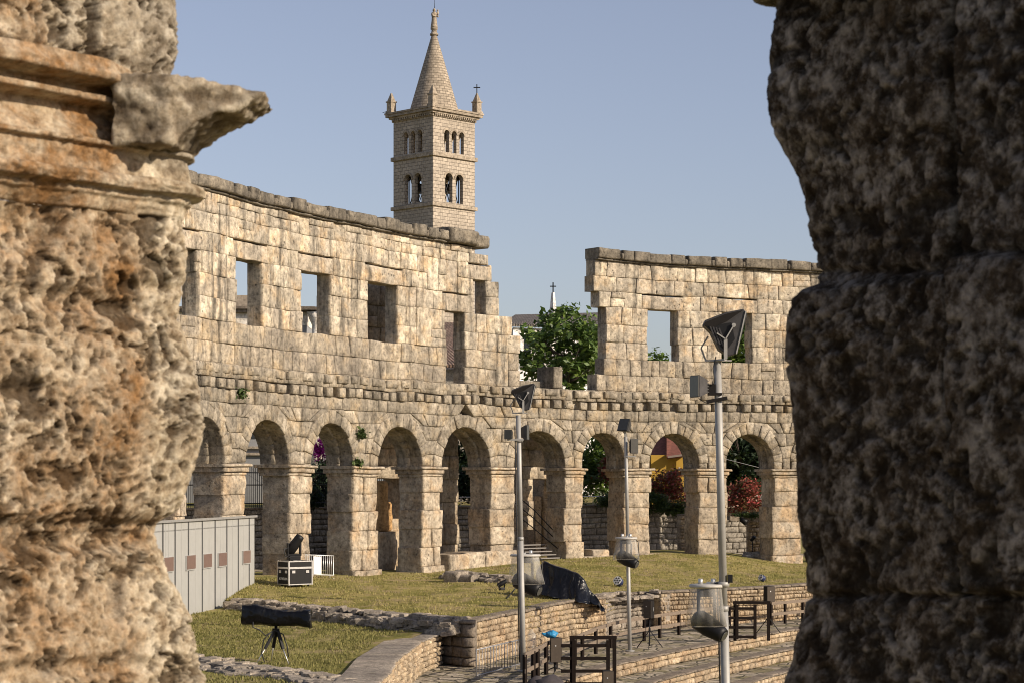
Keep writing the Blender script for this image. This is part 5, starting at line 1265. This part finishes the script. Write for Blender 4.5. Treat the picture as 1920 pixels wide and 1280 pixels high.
# maker's mark stencilled on the case end: a short row of pale letter strokes
cu = bpy.data.curves.new('case_lettering', 'FONT'); cu.body = 'AYRTON'; cu.size = .17; cu.extrude = .003; cu.align_x = 'CENTER'
to = bpy.data.objects.new('tmp', cu); C.objects.link(to); v_, f_ = evaluated(to); bpy.data.objects.remove(to)
v_ = np.array([(-CW / 2 - .006 - q[2], -q[0], q[1] + .32) for q in v_]); link_mesh('lettering', v_, f_, M['white'], fcase, local=True)
def moving_head(c, s, label, rz=0, tilt=R(35)):
    c = Vector(c); e = empty('stage_light', c, label, 'stage light'); m = Matrix.Rotation(rz, 3, 'Z')
    P = lambda x, y, z: c + m @ (Vector((x, y, z)) * s)
    mb = MB(); mb.box(P(0, 0, .09), (.46 * s, .40 * s, .18 * s), rz); mb.build('light_base', M['black'], e, bevel=.03)
    mb = MB()
    for k in (-1, 1): mb.box(P(k * .25, 0, .42), (.07 * s, .2 * s, .52 * s), rz)
    mb.box(P(0, 0, .21), (.5 * s, .2 * s, .07 * s), rz); mb.build('yoke', M['black'], e, bevel=.02)
    ax = m @ Vector((math.sin(tilt) , -.25, math.cos(tilt))).normalized(); o = P(0, 0, .58)
    mb = MB(); mb.tube([o - ax * .42 * s, o - ax * .36 * s, o, o + ax * .36 * s, o + ax * .46 * s, o + ax * .47 * s], [.12 * s, .19 * s, .2 * s, .17 * s, .16 * s, .12 * s], 18); mb.build('lamp_head', M['black'], e)
    mb = MB(); mb.tube([P(-.2, -.2, .1), P(-.42, -.24, .2), P(-.46, -.2, .45), P(-.25, -.1, .5)], .022 * s, 6); mb.build('cable', M['rubber'], e)
    return e
moving_head(fc + Vector((-.05, .05, .12 + CH + .035)), 1.18, 'black moving head stage light standing on the flight case', R(20), R(32))
# small stage light on the lawn near the slim pole
sm = on_lawn(941, 1106)
moving_head(sm, .55, 'small black stage light lying on the lawn left of the slim pole', R(30), R(60))
mb = MB(); a, b = on_lawn(950, 1122), on_lawn(966, 1110); mb.tube([a, b + Vector((0, 0, .18))], .03, 6)
tag(mb.build('cable', M['rubber']), 'short black rod sticking out of the grass left of the slim pole', 'rod')
def par(label, px, py, s, rz, wht=False):
    c = on_lawn(px, py); e = empty('spotlight', c, label, 'spotlight', 'small spotlights on the grass'); d = Vector((math.sin(rz), -math.cos(rz), .35)).normalized(); o = c + Vector((0, 0, .24 * s))
    mb = MB(); mb.tube([o - d * .2 * s, o - d * .12 * s, o + d * .16 * s], [.12 * s, .2 * s, .21 * s], 16); mb.build('housing', plain('navy_housing', (.02, .03, .09), .4) if 'navy_housing' not in bpy.data.materials else bpy.data.materials['navy_housing'], e)
    mb = MB(); mb.cyl(o + d * .161 * s, o + d * .175 * s, .2 * s, None, 16); fa = mb.build('face', M['white'], e)
    x = d.cross(Vector((0, 0, 1))).normalized(); y = x.cross(d)
    for k in range(7):
        a = k * math.pi / 3; q = o + d * .176 * s + (x * math.cos(a) + y * math.sin(a)) * (.125 * s if k < 6 else 0)
        mb = MB(); mb.cyl(q, q + d * .012 * s, .045 * s, None, 10); mb.build('led_lens', M['lens'], fa)
    mb = MB(); mb.bar(c + Vector((-.2 * s, 0, 0)), c + Vector((-.2 * s, 0, .24 * s)), .03, .03); mb.bar(c + Vector((.2 * s, 0, 0)), c + Vector((.2 * s, 0, .24 * s)), .03, .03); mb.bar(c + Vector((-.2 * s, 0, .01)), c + Vector((.2 * s, 0, .01)), .03, .03); mb.build('yoke', M['black'], e)
par('round navy spotlight with a white face on the grass left of the thin middle pole', 1160, 1099, 1.05, R(-25))
par('small navy spotlight on the grass behind the right retaining wall', 1429, 1090, .8, R(-50))
# wall lamps near the last arch
v = WALL.V(UW(1392, 4.8), 4.8, 2.75); e = empty('spotlight', v, 'black spotlight clamped to the planter edge inside the rightmost arch', 'spotlight')
mb = MB(); mb.tube([v + Vector((-.15, 0, -.05)), v + Vector((.25, -.2, -.35))], [.16, .2], 12); mb.build('housing', M['black'], e)
mb = MB(); mb.bar(v + Vector((0, .1, .3)), v, .06, .06); mb.bar(v + Vector((-.3, .1, .3)), v + Vector((.3, .1, .35)), .06, .06); mb.build('yoke', M['black'], e)
v = WALL.V(UW(1411, 3), 3.0, -.05); e = empty('light_stand', v, 'small black light on a short tripod inside the rightmost arch', 'light stand')
mb = MB(); mb.cyl(v, v + Vector((0, 0, 1.3)), .03, None, 8); mb.build('pole', M['black'], e)
for k in range(3):
    a = 2.1 * k; mb = MB(); mb.bar(v + Vector((0, 0, .45)), v + Vector((.42 * math.cos(a), .42 * math.sin(a), 0)), .035, .035); mb.build('leg', M['black'], e)
mb = MB(); mb.tube([v + Vector((-.1, 0, 1.35)), v + Vector((.12, -.1, 1.62))], [.1, .13], 10); mb.build('lamp_head', M['black'], e)
mb = MB(); g = random.Random(77); o = WALL.V(UW(1424, 2.2), 2.2, 0)
for k in range(40): mb.stone(o + Vector((g.uniform(-.9, .9), g.uniform(-.6, .6), g.uniform(0, .5) * (1))), (g.uniform(.2, .6), g.uniform(.2, .5), g.uniform(.15, .3)), g.uniform(0, 3), g)
tag(mb.build('rubble_heap', M['shade_stone'], smooth=False), 'heap of shaded stones at the foot of the last pier on the right', 'rubble')

# crowd barriers
def barrier(label, p0, p1, h, mat, n, zoff=0, t=.045, group=None):
    p0, p1 = Vector(p0), Vector(p1); e = empty('crowd_barrier', (p0 + p1) / 2, label, 'barrier', group); up = Vector((0, 0, h))
    mb = MB(); z0 = Vector((0, 0, .15)); mb.tube([p0 + z0, p0 + up, p1 + up, p1 + z0, p0 + z0], t * .6, 8); mb.build('frame', mat, e)
    mb = MB()
    for k in range(1, n): q = p0 + (p1 - p0) * k / n; mb.cyl(q + z0, q + up, t * .38, None, 6)
    mb.build('bars', mat, e).name = 'bar'
    dd = (p1 - p0).normalized(); nn = Vector((-dd.y, dd.x, 0)) * .3
    for q in (p0 + (p1 - p0) * .12, p0 + (p1 - p0) * .88):
        mb = MB(); mb.bar(q - nn, q + nn, .05, .03); mb.bar(q, q + z0, .04, .04); mb.build('foot', mat, e)
    return e
a, b = on_lawn(572, 1080), on_lawn(625, 1079); a.y -= 1.0; b.y -= 1.5; a.x = (572 - 960) / F * a.y; b.x = (625 - 960) / F * b.y
a.z = lawn_z(572, a.y); b.z = lawn_z(625, b.y)
br_ = barrier('white and silver crowd barrier on the lawn behind the flight case', a, b, 1.12, M['silver'], 14)
mb = MB(); q0, q1 = a + (b - a) * .30, a + (b - a) * .58; mb.add([q0 + Vector((0, -.04, .2)), q1 + Vector((0, -.04, .2)), q1 + Vector((0, -.04, 1.06)), q0 + Vector((0, -.04, 1.06)), q0 + Vector((0, -.06, .2)), q1 + Vector((0, -.06, .2)), q1 + Vector((0, -.06, 1.06)), q0 + Vector((0, -.06, 1.06))],
                    [(0, 1, 2, 3), (7, 6, 5, 4), (0, 4, 5, 1), (1, 5, 6, 2), (2, 6, 7, 3), (3, 7, 4, 0)]); mb.build('white_panel', M['white'], br_)
a, b = Vector((*XY(893, 71.3), Z0)), Vector((*XY(976, 76.0), Z0))
barrier('grey metal barrier at the foot of the long retaining wall beside the slim pole', a, b, 1.05, plain('barrier_steel', (.22, .22, .23), .5, .4), 16)

# covered follow spot on a tripod
fl = Vector((*XY(508, 65.3), 0)); fl.z = low_z(fl.x, fl.y); hd = fl + Vector((.16, 0, 1.05))
ts = empty('followspot', fl, 'long stage spotlight wrapped in black plastic on a tripod on the lower lawn', 'spotlight')
x0, x1 = W(455, 1150, 65.3), W(583, 1160, 64.9); n = 22; ring = 24; vs = []; ax = (x1 - x0)
for i in range(n + 1):
    t = i / n; c = x0 + ax * t; c.z += .03 * math.sin(t * 9); r_ = .275 + .04 * math.sin(t * 5 + 1) + (.03 if t > .9 else 0)
    for k in range(ring):
        a = 2 * math.pi * k / ring; w = .035 * mn.noise((t * 6, math.cos(a) * 2, math.sin(a) * 2)) + .02 * mn.noise((t * 18, a * 3, 1))
        sq = 1 / max(abs(math.cos(a)), abs(math.sin(a))) ** .45
        hang = -.02 * max(0, -math.sin(a)) * (1 + math.sin(t * 11)) 
        vs.append(c + Vector((0.02 * math.sin(a * 3 + t * 5), math.cos(a) * (r_ + w) * sq, math.sin(a) * (r_ + w) * sq + hang)))
mb = MB(); mb.add(vs, [(i * ring + k, i * ring + (k + 1) % ring, (i + 1) * ring + (k + 1) % ring, (i + 1) * ring + k) for i in range(n) for k in range(ring)] + [tuple(range(ring))[::-1], tuple(n * ring + k for k in range(ring))], True); mb.build('plastic_cover', M['tarp'], ts)
for dx, dy in ((-.42, -.35), (.62, -.45), (-.06, .55)):
    mb = MB(); f = fl + Vector((dx, dy, 0)); f.z = low_z(f.x, f.y); m_ = hd + (f - hd) * .55
    lg = None; mb.bar(hd + Vector((dx * .12, dy * .12, -.05)), m_, .095, .07); lg = mb.build('leg', M['black'], ts)
    mb = MB(); mb.cyl(m_ - (f - hd) * .08, f, .018, None, 8); mb.build('leg_tube', M['silver'], lg)
mb = MB(); mb.cyl(hd + Vector((0, 0, -.22)), hd + Vector((0, 0, .15)), .05, None, 12); mb.box(hd, (.22, .16, .1)); mb.build('tripod_head', M['black'], ts)
mb = MB()
mb.tube([x0 + ax * .17 + Vector((0, -.3, -.2)), x0 + ax * .17 + Vector((0, -.3, -.38)), x0 + ax * .24 + Vector((.05, -.3, -.44)), hd + Vector((-.3, -.3, -.15)), hd + Vector((-.02, -.2, .0)), hd + Vector((.25, -.2, -.12)), hd + Vector((.38, -.2, -.5)), hd + Vector((.42, -.2, -.85))], .022, 6)
mb.tube([hd + Vector((-.1, -.25, -.02)), hd + Vector((-.36, -.3, -.3)), hd + Vector((-.42, -.3, -.7)), hd + Vector((-.33, -.3, -1.0)), fl + Vector((-.3, -.3, .02))], .02, 6); mb.build('cable', M['rubber'], ts)

# black plastic sheet over equipment
def cloth(label, name, mat, ridge, wid, zdrop, seed, nU=60, nV=34, kind='tarpaulin'):
    """ridge: list of (point, height) crest points; a sheet draped down both sides with folds"""
    cp = np.array([p for p in ridge], float); s = np.concatenate([[0], np.cumsum(np.linalg.norm(np.diff(cp, axis=0), axis=1))]); vs = []
    for i in range(nU + 1):
        t = i / nU * s[-1]; c = Vector([np.interp(t, s, cp[:, k]) for k in range(3)]); f = i / nU
        w = wid(f); gz = zdrop(f)
        for k in range(nV + 1):
            v = k / nV * 2 - 1; a = abs(v); fold = mn.noise((f * 7, v * 1.6, seed)) * .22 * a + mn.noise((f * 16, v * 1.2, seed + 4)) * .14 * a
            prof = max(0, (a - .12) / .88); y = math.copysign(min(a, .12) / .12 * w * .35 + w * .65 * prof ** 1.6, v)
            z = c.z + (gz - c.z) * (prof ** .8); vs.append((c.x + fold * .5 + .04 * math.sin(f * 31 + v), c.y + y + fold * 1.6, z + fold * .25 * (1 - prof)))
    fs = [(i * (nV + 1) + k, (i + 1) * (nV + 1) + k, (i + 1) * (nV + 1) + k + 1, i * (nV + 1) + k + 1) for i in range(nU) for k in range(nV)]
    o = link_mesh(name, vs, fs, mat, smooth=True); sd_ = o.modifiers.new('solid', 'SOLIDIFY'); sd_.thickness = .02
    sb = o.modifiers.new('sub', 'SUBSURF'); sb.levels = 1; sb.render_levels = 1
    return tag(o, label, kind)
dT = 91.5
rid = [W(1002, 1098, dT + .8), W(1006, 1072, dT + .7), W(1018, 1050, dT + .6), W(1050, 1062, dT + .2), W(1084, 1073, dT - .1), W(1098, 1090, dT - .2), W(1112, 1112, dT - .2), W(1125, 1128, dT - .4), W(1135, 1140, dT - .6)]
cloth('crumpled shiny black plastic sheet over gear on the lawn edge right of the slim pole', 'tarpaulin', M['tarp'], rid, lambda f: .5 + 1.1 * math.sin(min(1, f * 1.25) * math.pi) ** .7 * (f < .8) + (.25 if f >= .8 else 0), lambda f: W(0, 1104 + 26 * min(1, f * 1.3) + (12 if f > .9 else 0), dT).z, 3)

# loudspeakers
def speaker(label, c, w, dp, h, rz, tripod=None, e=None, group='brown loudspeakers along the railing'):
    c = Vector(c); e = empty('loudspeaker', c, label, 'loudspeaker', group, rz=rz)
    mb = MB(); mb.prism([(-w / 2, -dp / 2, 0), (w / 2, -dp / 2, 0), (w * .34, dp / 2, 0), (-w * .34, dp / 2, 0)], (0, 0, h)); mb.build('cabinet', M['speaker_dark'], e, local=True, bevel=.015)
    mb = MB(); mb.box((0, -dp / 2 - .012, h / 2), (w * .97, .022, h * .97)); gr = mb.build('grille', M['speaker'], e, local=True)
    mb = MB(); mb.cyl((-w * .1, -dp / 2 - .024, h * .68), (-w * .1, -dp / 2 - .034, h * .68), w * .07, None, 12); mb.build('badge', M['silver'], gr, local=True)
    mb = MB(); mb.bar((w * .42, dp * .1, h * .4), (w * .42, dp * .1, h * .62), .02, .03); mb.build('handle', M['silver'], e, local=True)
    return e
def stand(label, base, top, legs=True):
    base, top = Vector(base), Vector(top); e = empty('speaker_stand', base, label, 'speaker stand', 'speaker stands')
    mb = MB(); mb.cyl(base + Vector((0, 0, .1)), top, .028, None, 10); mb.build('pole', M['black'], e)
    hub = base + Vector((0, 0, min(.75, (top.z - base.z) * .6)))
    for k in range(3):
        a = .4 + 2.094 * k; f = base + Vector((.62 * math.cos(a), .62 * math.sin(a), 0)); mb = MB(); mb.bar(hub, f, .032, .032); mb.build('leg', M['black'], e)
    mb = MB(); mb.cyl(hub - Vector((0, 0, .06)), hub + Vector((0, 0, .08)), .05, None, 10); mb.build('collar', M['black'], e)
for px, yt, yb, yg, d, w, rz, lab, lab2 in ((1041, 1194, 1240, 1285, 73.5, .42, R(12), 'brown loudspeaker with a blue plastic bag on top beside the near gate', 'black stand under the loudspeaker with the blue bag'),
                                       (1218, 1125, 1158, 1213, 85, .36, R(-30), 'brown loudspeaker on a tripod by the thin middle pole', 'black tripod stand under the loudspeaker by the thin middle pole'),
                                       (1138, 1256, 1296, 1340, 68.5, .36, R(10), 'brown loudspeaker at the bottom edge in front of the near gate', 'black stand under the loudspeaker at the bottom edge'),
                                       (1441, 1098, 1127, 1172, 93.5, .42, R(25), 'brown loudspeaker above the far gate at the right', 'black tripod stand behind the far gate at the right')):
    b = W(px, yb, d); h = (yb - yt) * d / F; speaker(lab, b, w, .42, h, rz); g0 = Vector((b.x, b.y, Z0)); stand(lab2, g0, b)
b = W(1035, 1194, 73.4); mb = MB(); mb.ball(b + Vector((-.02, 0, .11)), (.22, .2, .15), 18, .35, 2); mb.tube([b + Vector((-.12, -.05, .08)), b + Vector((-.3, -.08, .12)), b + Vector((-.36, -.08, .16))], [.09, .05, .03], 8)
tag(mb.build('plastic_bag', M['blue_bag']), 'crumpled blue plastic bag lying on top of a brown loudspeaker', 'bag')

# wooden railings and gates
def fence(label, pts, h, posts, mat_post, rails=(1.0, .5), group='wooden railings of the walkway', curve=True):
    e = empty('wooden_railing', pts[len(pts) // 2], label, 'railing', group); pts = [Vector(p) for p in pts]
    for p in posts: mb = MB(); mb.box((p[0], p[1], p[2] + h / 2), (.11, .11, h), rz=.8); mb.build('post', mat_post, e)
    for r_ in rails:
        mb = MB()
        for a, b in zip(pts, pts[1:]): mb.bar(a + Vector((0, 0, h * r_)) - Vector((0, .07, 0)), b + Vector((0, 0, h * r_)) - Vector((0, .07, 0)), .05, .14)
        mb.build('rail', M['rail_wood'], e)
G = lambda px, py: Vector((*XY(px, (EYE - Z0) * F / (py - HOR)), Z0))
fp = [(1078, 1246), (1092, 1238), (1117, 1226), (1145, 1215), (1180, 1206), (1208, 1201), (1237, 1196), (1273, 1190), (1318, 1183.5), (1368, 1176)]
fence('curved wooden railing with pale rails running from the near gate to the thick pole', [G(*p) for p in fp], 1.02, [G(*p) for p in fp], M['dark_wood'])
fp = [(1446, 1171), (1472, 1168.5), (1505, 1165), (1545, 1161)]
fence('wooden railing at the far right behind the far gate', [G(*p) for p in fp], 1.05, [G(*p) for p in fp], M['dark_wood'])
fp = [(984, 1288), (1000, 1280), (1008, 1275), (1024, 1264), (1042, 1254)]
fence('short wooden railing climbing beside the slim pole at the bottom edge', [G(*p) for p in fp], 1.1, [G(*p) for p in fp], M['dark_wood'])
def gate(label, px0, px1, yt, yb, d, nr, off=.12):
    e = empty('timber_gate', W((px0 + px1) / 2, yb, d), label, 'gate', 'dark timber gates'); s = d / F
    a, b = W(px0, yb, d), W(px1, yb, d); h = (yb - yt) * s
    for p in (a, b): mb = MB(); mb.box((p.x, p.y, p.z + h / 2), (.13, .13, h)); mb.build('post', M['dark_wood'], e)
    mb = MB(); mb.box(((a.x + b.x) / 2, d - .02, a.z + h - .06), (b.x - a.x + .16, .1, .12)); mb.build('top_rail', M['dark_wood'], e)
    lf = a.x + .02; rt = b.x - off * (b.x - a.x); mb = MB(); y = d - .14
    for z in [a.z + h * (.10 + .72 * k / (nr - 1)) for k in range(nr)]: mb.box(((lf + rt) / 2 - .2, y, z), (rt - lf + .4, .07, .11))
    for x in (lf + .05, rt - .05): mb.box((x, y - .004, a.z + h * .48), (.13, .09, h * .88))
    mb.build('leaf', M['dark_wood'], e); return e
gate('large dark timber gate frame at the bottom edge in front of the long retaining wall', 1072, 1152, 1191, 1290, 71, 4)
gate('smaller dark timber gate at the right beside the thick pole', 1378, 1441, 1126, 1200, 88, 4, .38)
# covered seats at the bottom edge and a clear bottle-like hood
v = W(1030, 1290, 68); mb = MB(); mb.ball(v + Vector((0, 0, .05)), (.55, .35, .38), 20, .25, 5); mb.ball(v + Vector((-.45, .1, -.02)), (.35, .3, .4), 16, .25, 8)
tag(mb.build('covered_seat', M['dark_cloth']), 'rounded dark cloth cover at the bottom edge beside the slim pole', 'cover')
v = G(997, 1262); e = empty('metal_stand', v, 'bent grey metal tube stand beside the short railing at the bottom edge', 'stand')
mb = MB(); mb.tube([v + Vector((.35, -.6, -.6)), v + Vector((.05, -.2, -.1)), v + Vector((0, -.1, .35)), v + Vector((.02, 0, .75))], .05, 10); mb.build('tube', M['steel'], e)
mb = MB(); mb.lathe(v + Vector((.0, 0, .8)), [(.16, 0), (.19, .3), (.14, .62), (.06, .72), (.05, .8)], 14); mb.build('plastic_cap', M['clear'], e)

# ------------------------------------------------------------------ vegetation
def foliage(name, mat, parent, c, rad, nclump, per, size, seed, clump=.35, core=.35, flat=.6, squash=None):
    r = np.random.default_rng(seed); V = []; c = np.array(c); rad = np.array(rad)
    cl = []
    while len(cl) < nclump:
        v = r.normal(size=3); v /= np.linalg.norm(v); rr = core + (1 - core) * r.random() ** .6
        lump = 1 + .28 * mn.noise(tuple(v * 1.9 + seed)); p = v * rr * lump
        if squash: p = squash(p)
        cl.append(c + p * rad)
    for p in cl:
        n = int(per * r.uniform(.5, 1.5)); q = p + r.normal(size=(n, 3)) * clump * np.array([1, 1, .7]) * r.uniform(.7, 1.3); V.append(q)
    P = np.concatenate(V); n = len(P); a = r.normal(size=(n, 3)); a[:, 2] *= flat; a /= np.linalg.norm(a, axis=1)[:, None]
    b = np.cross(a, r.normal(size=(n, 3)) * [flat, flat, 1.4]); b /= np.linalg.norm(b, axis=1)[:, None]; s = (size * r.uniform(.5, 1.3, n))[:, None]
    vs = np.stack([P - a * s, P + b * s * .45, P + a * s, P - b * s * .45], 1).reshape(-1, 3)
    return link_mesh(name, vs, [(4 * i, 4 * i + 1, 4 * i + 2, 4 * i + 3) for i in range(n)], mat, parent)
def limbs(parent, base, tip, r0, n, spread, seed, mat='bark'):
    g = random.Random(seed); mb = MB(); base, tip = Vector(base), Vector(tip)
    pts = [base + (tip - base) * (k / 6) + Vector((g.uniform(-.12, .12), g.uniform(-.12, .12), 0)) * (k > 0) for k in range(7)]
    mb.tube(pts, [r0 * (1 - .11 * k) for k in range(7)], 10)
    for k in range(n):
        s = pts[g.randint(3, 6)]; a = g.uniform(0, 6.28); L = spread * g.uniform(.6, 1.1); e = s + Vector((math.cos(a) * L, math.sin(a) * L, L * g.uniform(.3, 1.0))); m_ = (s + e) / 2 + Vector((0, 0, -.1 * L))
        mb.tube([s, m_, e], [r0 * .42, r0 * .27, r0 * .1], 7)
        for j in range(2):
            f = e + Vector((g.uniform(-.5, .5), g.uniform(-.5, .5), g.uniform(-.1, .6))) * spread * .7; mb.tube([m_, (m_ + f) / 2, f], [r0 * .2, r0 * .14, r0 * .05], 6)
    return mb.build('trunk', M[mat], parent)
def tree(name, label, cat, c, rad, zb, leaf, nclump, per, size, seed, r0=.2, nl=10, group=None, **k):
    c = Vector(c); e = empty(name, (c.x, c.y, zb), label, cat, group); foliage('crown', M[leaf], e, c, rad, nclump, per, size, seed, **k)
    limbs(e, (c.x, c.y, zb), (c.x, c.y, c.z - rad[2] * .1), r0, nl, max(rad) * .75, seed); return e
tree('chestnut_tree', 'leafy dark green chestnut tree filling the gap in the ruined wall', 'tree', W(1062, 662, 160), (3.7, 3.6, 3.9), 3.5, 'chestnut', 165, 34, .31, 3, .30, 16, clump=.36, core=.45)
tree('dark_hedge', 'dark leafy hedge behind the fence of the stair arch', 'hedge', W(1020, 905, 140), (3.6, 1.2, 1.7), 3.3, 'shrub', 170, 45, .18, 24, .08, 8, clump=.25)
tree('dark_hedge', 'dark leafy hedge behind the fence of the arch with the tall inner pier', 'hedge', W(890, 900, 136), (2.2, 1.0, 1.3), 3.3, 'conifer', 110, 45, .16, 25, .08, 6, clump=.25)
tree('leafy_tree', 'dark leafy tree behind the arch left of the thin middle pole', 'tree', W(1128, 868, 142), (1.7, 1.6, 2.5), 3.4, 'chestnut', 90, 40, .22, 5, .14, 8)
tree('leafy_tree', 'dark green tree behind the arch left of the slim pole', 'tree', W(880, 835, 150), (2.8, 2, 2.4), 3.4, 'conifer', 120, 45, .25, 6, .15, 8)
tree('conifer', 'tall dark conifer behind the rightmost arch', 'tree', W(1400, 855, 150), (2.4, 2.2, 4.2), 3.4, 'conifer', 260, 60, .22, 7, .2, 10, clump=.3, core=.2, squash=lambda p: p * np.array([1.1 - .45 * p[2], 1.1 - .45 * p[2], 1.0]))
for lab, px, py, d, rad, sd_ in (('round red leaved bush in front of the yellow house', 1252, 915, 138, (1.35, 1.2, 1.3), 11), ('red leaved bush behind the rightmost arch', 1393, 932, 138, (1.35, 1.2, 1.2), 12), ('small red leaved bush behind the arch left of the thin middle pole', 1150, 880, 139, (.75, .7, 1.0), 13)):
    tree('photinia_bush', lab, 'bush', W(px, py, d), rad, 3.4, 'photinia', 90, 45, .13, sd_, .07, 8, 'red leaved bushes on the garden terrace', clump=.2)
tree('dark_hedge', 'dark hedge behind the iron fence of the left arches', 'hedge', W(613, 905, 128), (1.6, 1.0, 1.2), 3.3, 'conifer', 80, 40, .16, 14, .07, 5)
tree('dark_hedge', 'long dark hedge behind the iron fence between the shed and the fourth arch', 'hedge', WALL.V(UW(560, 12.6), 12.6, 4.0), (1.2, 4.6, .9), 3.3, 'conifer', 200, 45, .15, 26, .07, 5, clump=.22)
tree('green_shrub', 'low green shrub hanging over the garden wall left of the yellow house', 'shrub', W(1222, 940, 136.3), (.9, .6, .7), 3.3, 'shrub', 60, 35, .12, 15, .05, 5, clump=.16)
tree('green_shrub', 'low green shrub under the red bush beside the arch pier', 'shrub', W(1262, 952, 136), (1.2, .5, .45), 3.3, 'shrub', 60, 35, .12, 16, .05, 5, clump=.16)
tree('green_shrub', 'low green shrub on the wall behind the thin middle pole', 'shrub', W(1145, 937, 135.5), (1.0, .5, .5), 3.3, 'shrub', 60, 35, .11, 17, .05, 5, clump=.16)
tree('leafy_tree', 'small leafy tree with its top showing in the first right window', 'tree', W(1226, 700, 150), (1.3, 1.2, 1.3), 3.4, 'chestnut', 50, 35, .22, 18, .12, 8)
tree('leafy_tree', 'leafy tree beyond the window behind the big floodlight', 'tree', W(1383, 640, 160), (2.6, 2.2, 2.6), 3.4, 'chestnut', 130, 50, .25, 19, .2, 10)
e = empty('bougainvillea', W(604, 880, 134), 'bright magenta flowering creeper behind the third arch', 'flowering shrub')
foliage('flowers', M['magenta'], e, W(606, 838, 134), (.75, .5, .75), 45, 40, .10, 20, clump=.16); foliage('leaves', M['shrub'], e, W(606, 872, 134.3), (.6, .4, .6), 20, 30, .1, 21, clump=.16).name = 'foliage'
limbs(e, W(606, 955, 134), W(606, 850, 134), .05, 6, .5, 21)
# planter with white car body behind it
v = WALL.V(UW(1402, 5.0), 5.0, 2.62); e = empty('planter', v, 'long planter trough of small green plants inside the rightmost arch', 'planter'); a, b = WALL.V(UW(1366, 5.0), 5.0, 2.72), WALL.V(UW(1428, 4.8), 4.8, 2.6)
mb = MB(); mb.bar(a, b, .4, .26); mb.build('trough', M['coping'], e); foliage('plants', M['shrub'], e, (a + b) / 2 + Vector((0, 0, .2)), ((b - a).length / 2.2, .25, .14), 60, 25, .09, 22, clump=.1)
# tufts of weeds growing from the wall
for px, py, s, lab in ((672, 812, .24, 'small green weed tuft growing on the wall above the third pier'), (665, 868, .18, 'small weed tuft on a capital beside the third arch'), (446, 738, .22, 'weed tuft under the corbel row near the left pillar')):
    v = WALL.V(U(px), -.10, 0); v.z = EYE + (HOR - py) * v.y / F
    tag(foliage('weed_tuft', M['shrub'], None, v, (s, s * .5, s), 10, 22, .12, int(px), clump=.12), lab, 'weed', 'weeds growing from the masonry')
# overhead wire behind the last arch
mb = MB(); mb.tube([W(1300, 845, 140), W(1365, 861, 140), W(1420, 875, 140), W(1470, 886, 140)], .022, 6); tag(mb.build('overhead_wire', M['silver']), 'thin pale overhead wire crossing the rightmost arch', 'wire')
# a person beyond the fence
def person(label, base, h, rz, seed):
    base = Vector(base); me = bpy.data.meshes.new('person'); k = h / 1.75
    J = [((0, 0, .95), .14), ((0, 0, 1.18), .15), ((0, 0, 1.38), .16), ((0, 0, 1.50), .065), ((0, -.01, 1.58), .085), ((0, -.01, 1.69), .09),
         ((.18, 0, 1.40), .07), ((.24, 0, 1.12), .05), ((.20, -.14, .92), .04), ((.17, -.2, .88), .035), ((-.18, 0, 1.40), .07), ((-.25, 0, 1.12), .05), ((-.24, -.06, .86), .04), ((-.23, -.08, .80), .035),
         ((.10, 0, .86), .1), ((.11, -.02, .48), .07), ((.11, .02, .08), .05), ((.12, -.14, .04), .04), ((-.10, 0, .86), .1), ((-.12, .02, .48), .07), ((-.13, .06, .08), .05), ((-.14, -.09, .04), .04)]
    Ed = [(0, 1), (1, 2), (2, 3), (3, 4), (4, 5), (2, 6), (6, 7), (7, 8), (8, 9), (2, 10), (10, 11), (11, 12), (12, 13), (0, 14), (14, 15), (15, 16), (16, 17), (0, 18), (18, 19), (19, 20), (20, 21)]
    me.from_pydata([tuple(c * k for c in p) for p, _ in J], Ed, []); o = bpy.data.objects.new('person', me); C.objects.link(o)
    sk = o.modifiers.new('skin', 'SKIN'); o.modifiers.new('sub', 'SUBSURF').levels = 1
    for i, (_, r) in enumerate(J): me.skin_vertices[0].data[i].radius = (r * k, r * k)
    me.skin_vertices[0].data[0].use_root = True; me.materials.append(plain('dark_blue_clothes', (.022, .025, .045), .9)); o.location = base; o.rotation_euler.z = rz
    tag(o, label, 'person'); mb = MB(); mb.ball((0, .015, 1.70 * k), (.10 * k, .11 * k, .10 * k), 14); hr = mb.build('hair', plain('dark_hair', (.02, .015, .012), .8), o, local=True); return o
person('person in dark blue clothes standing behind the iron fence of the fourth arch', (*XY(736, 127), 3.35), 1.76, R(20), 1)
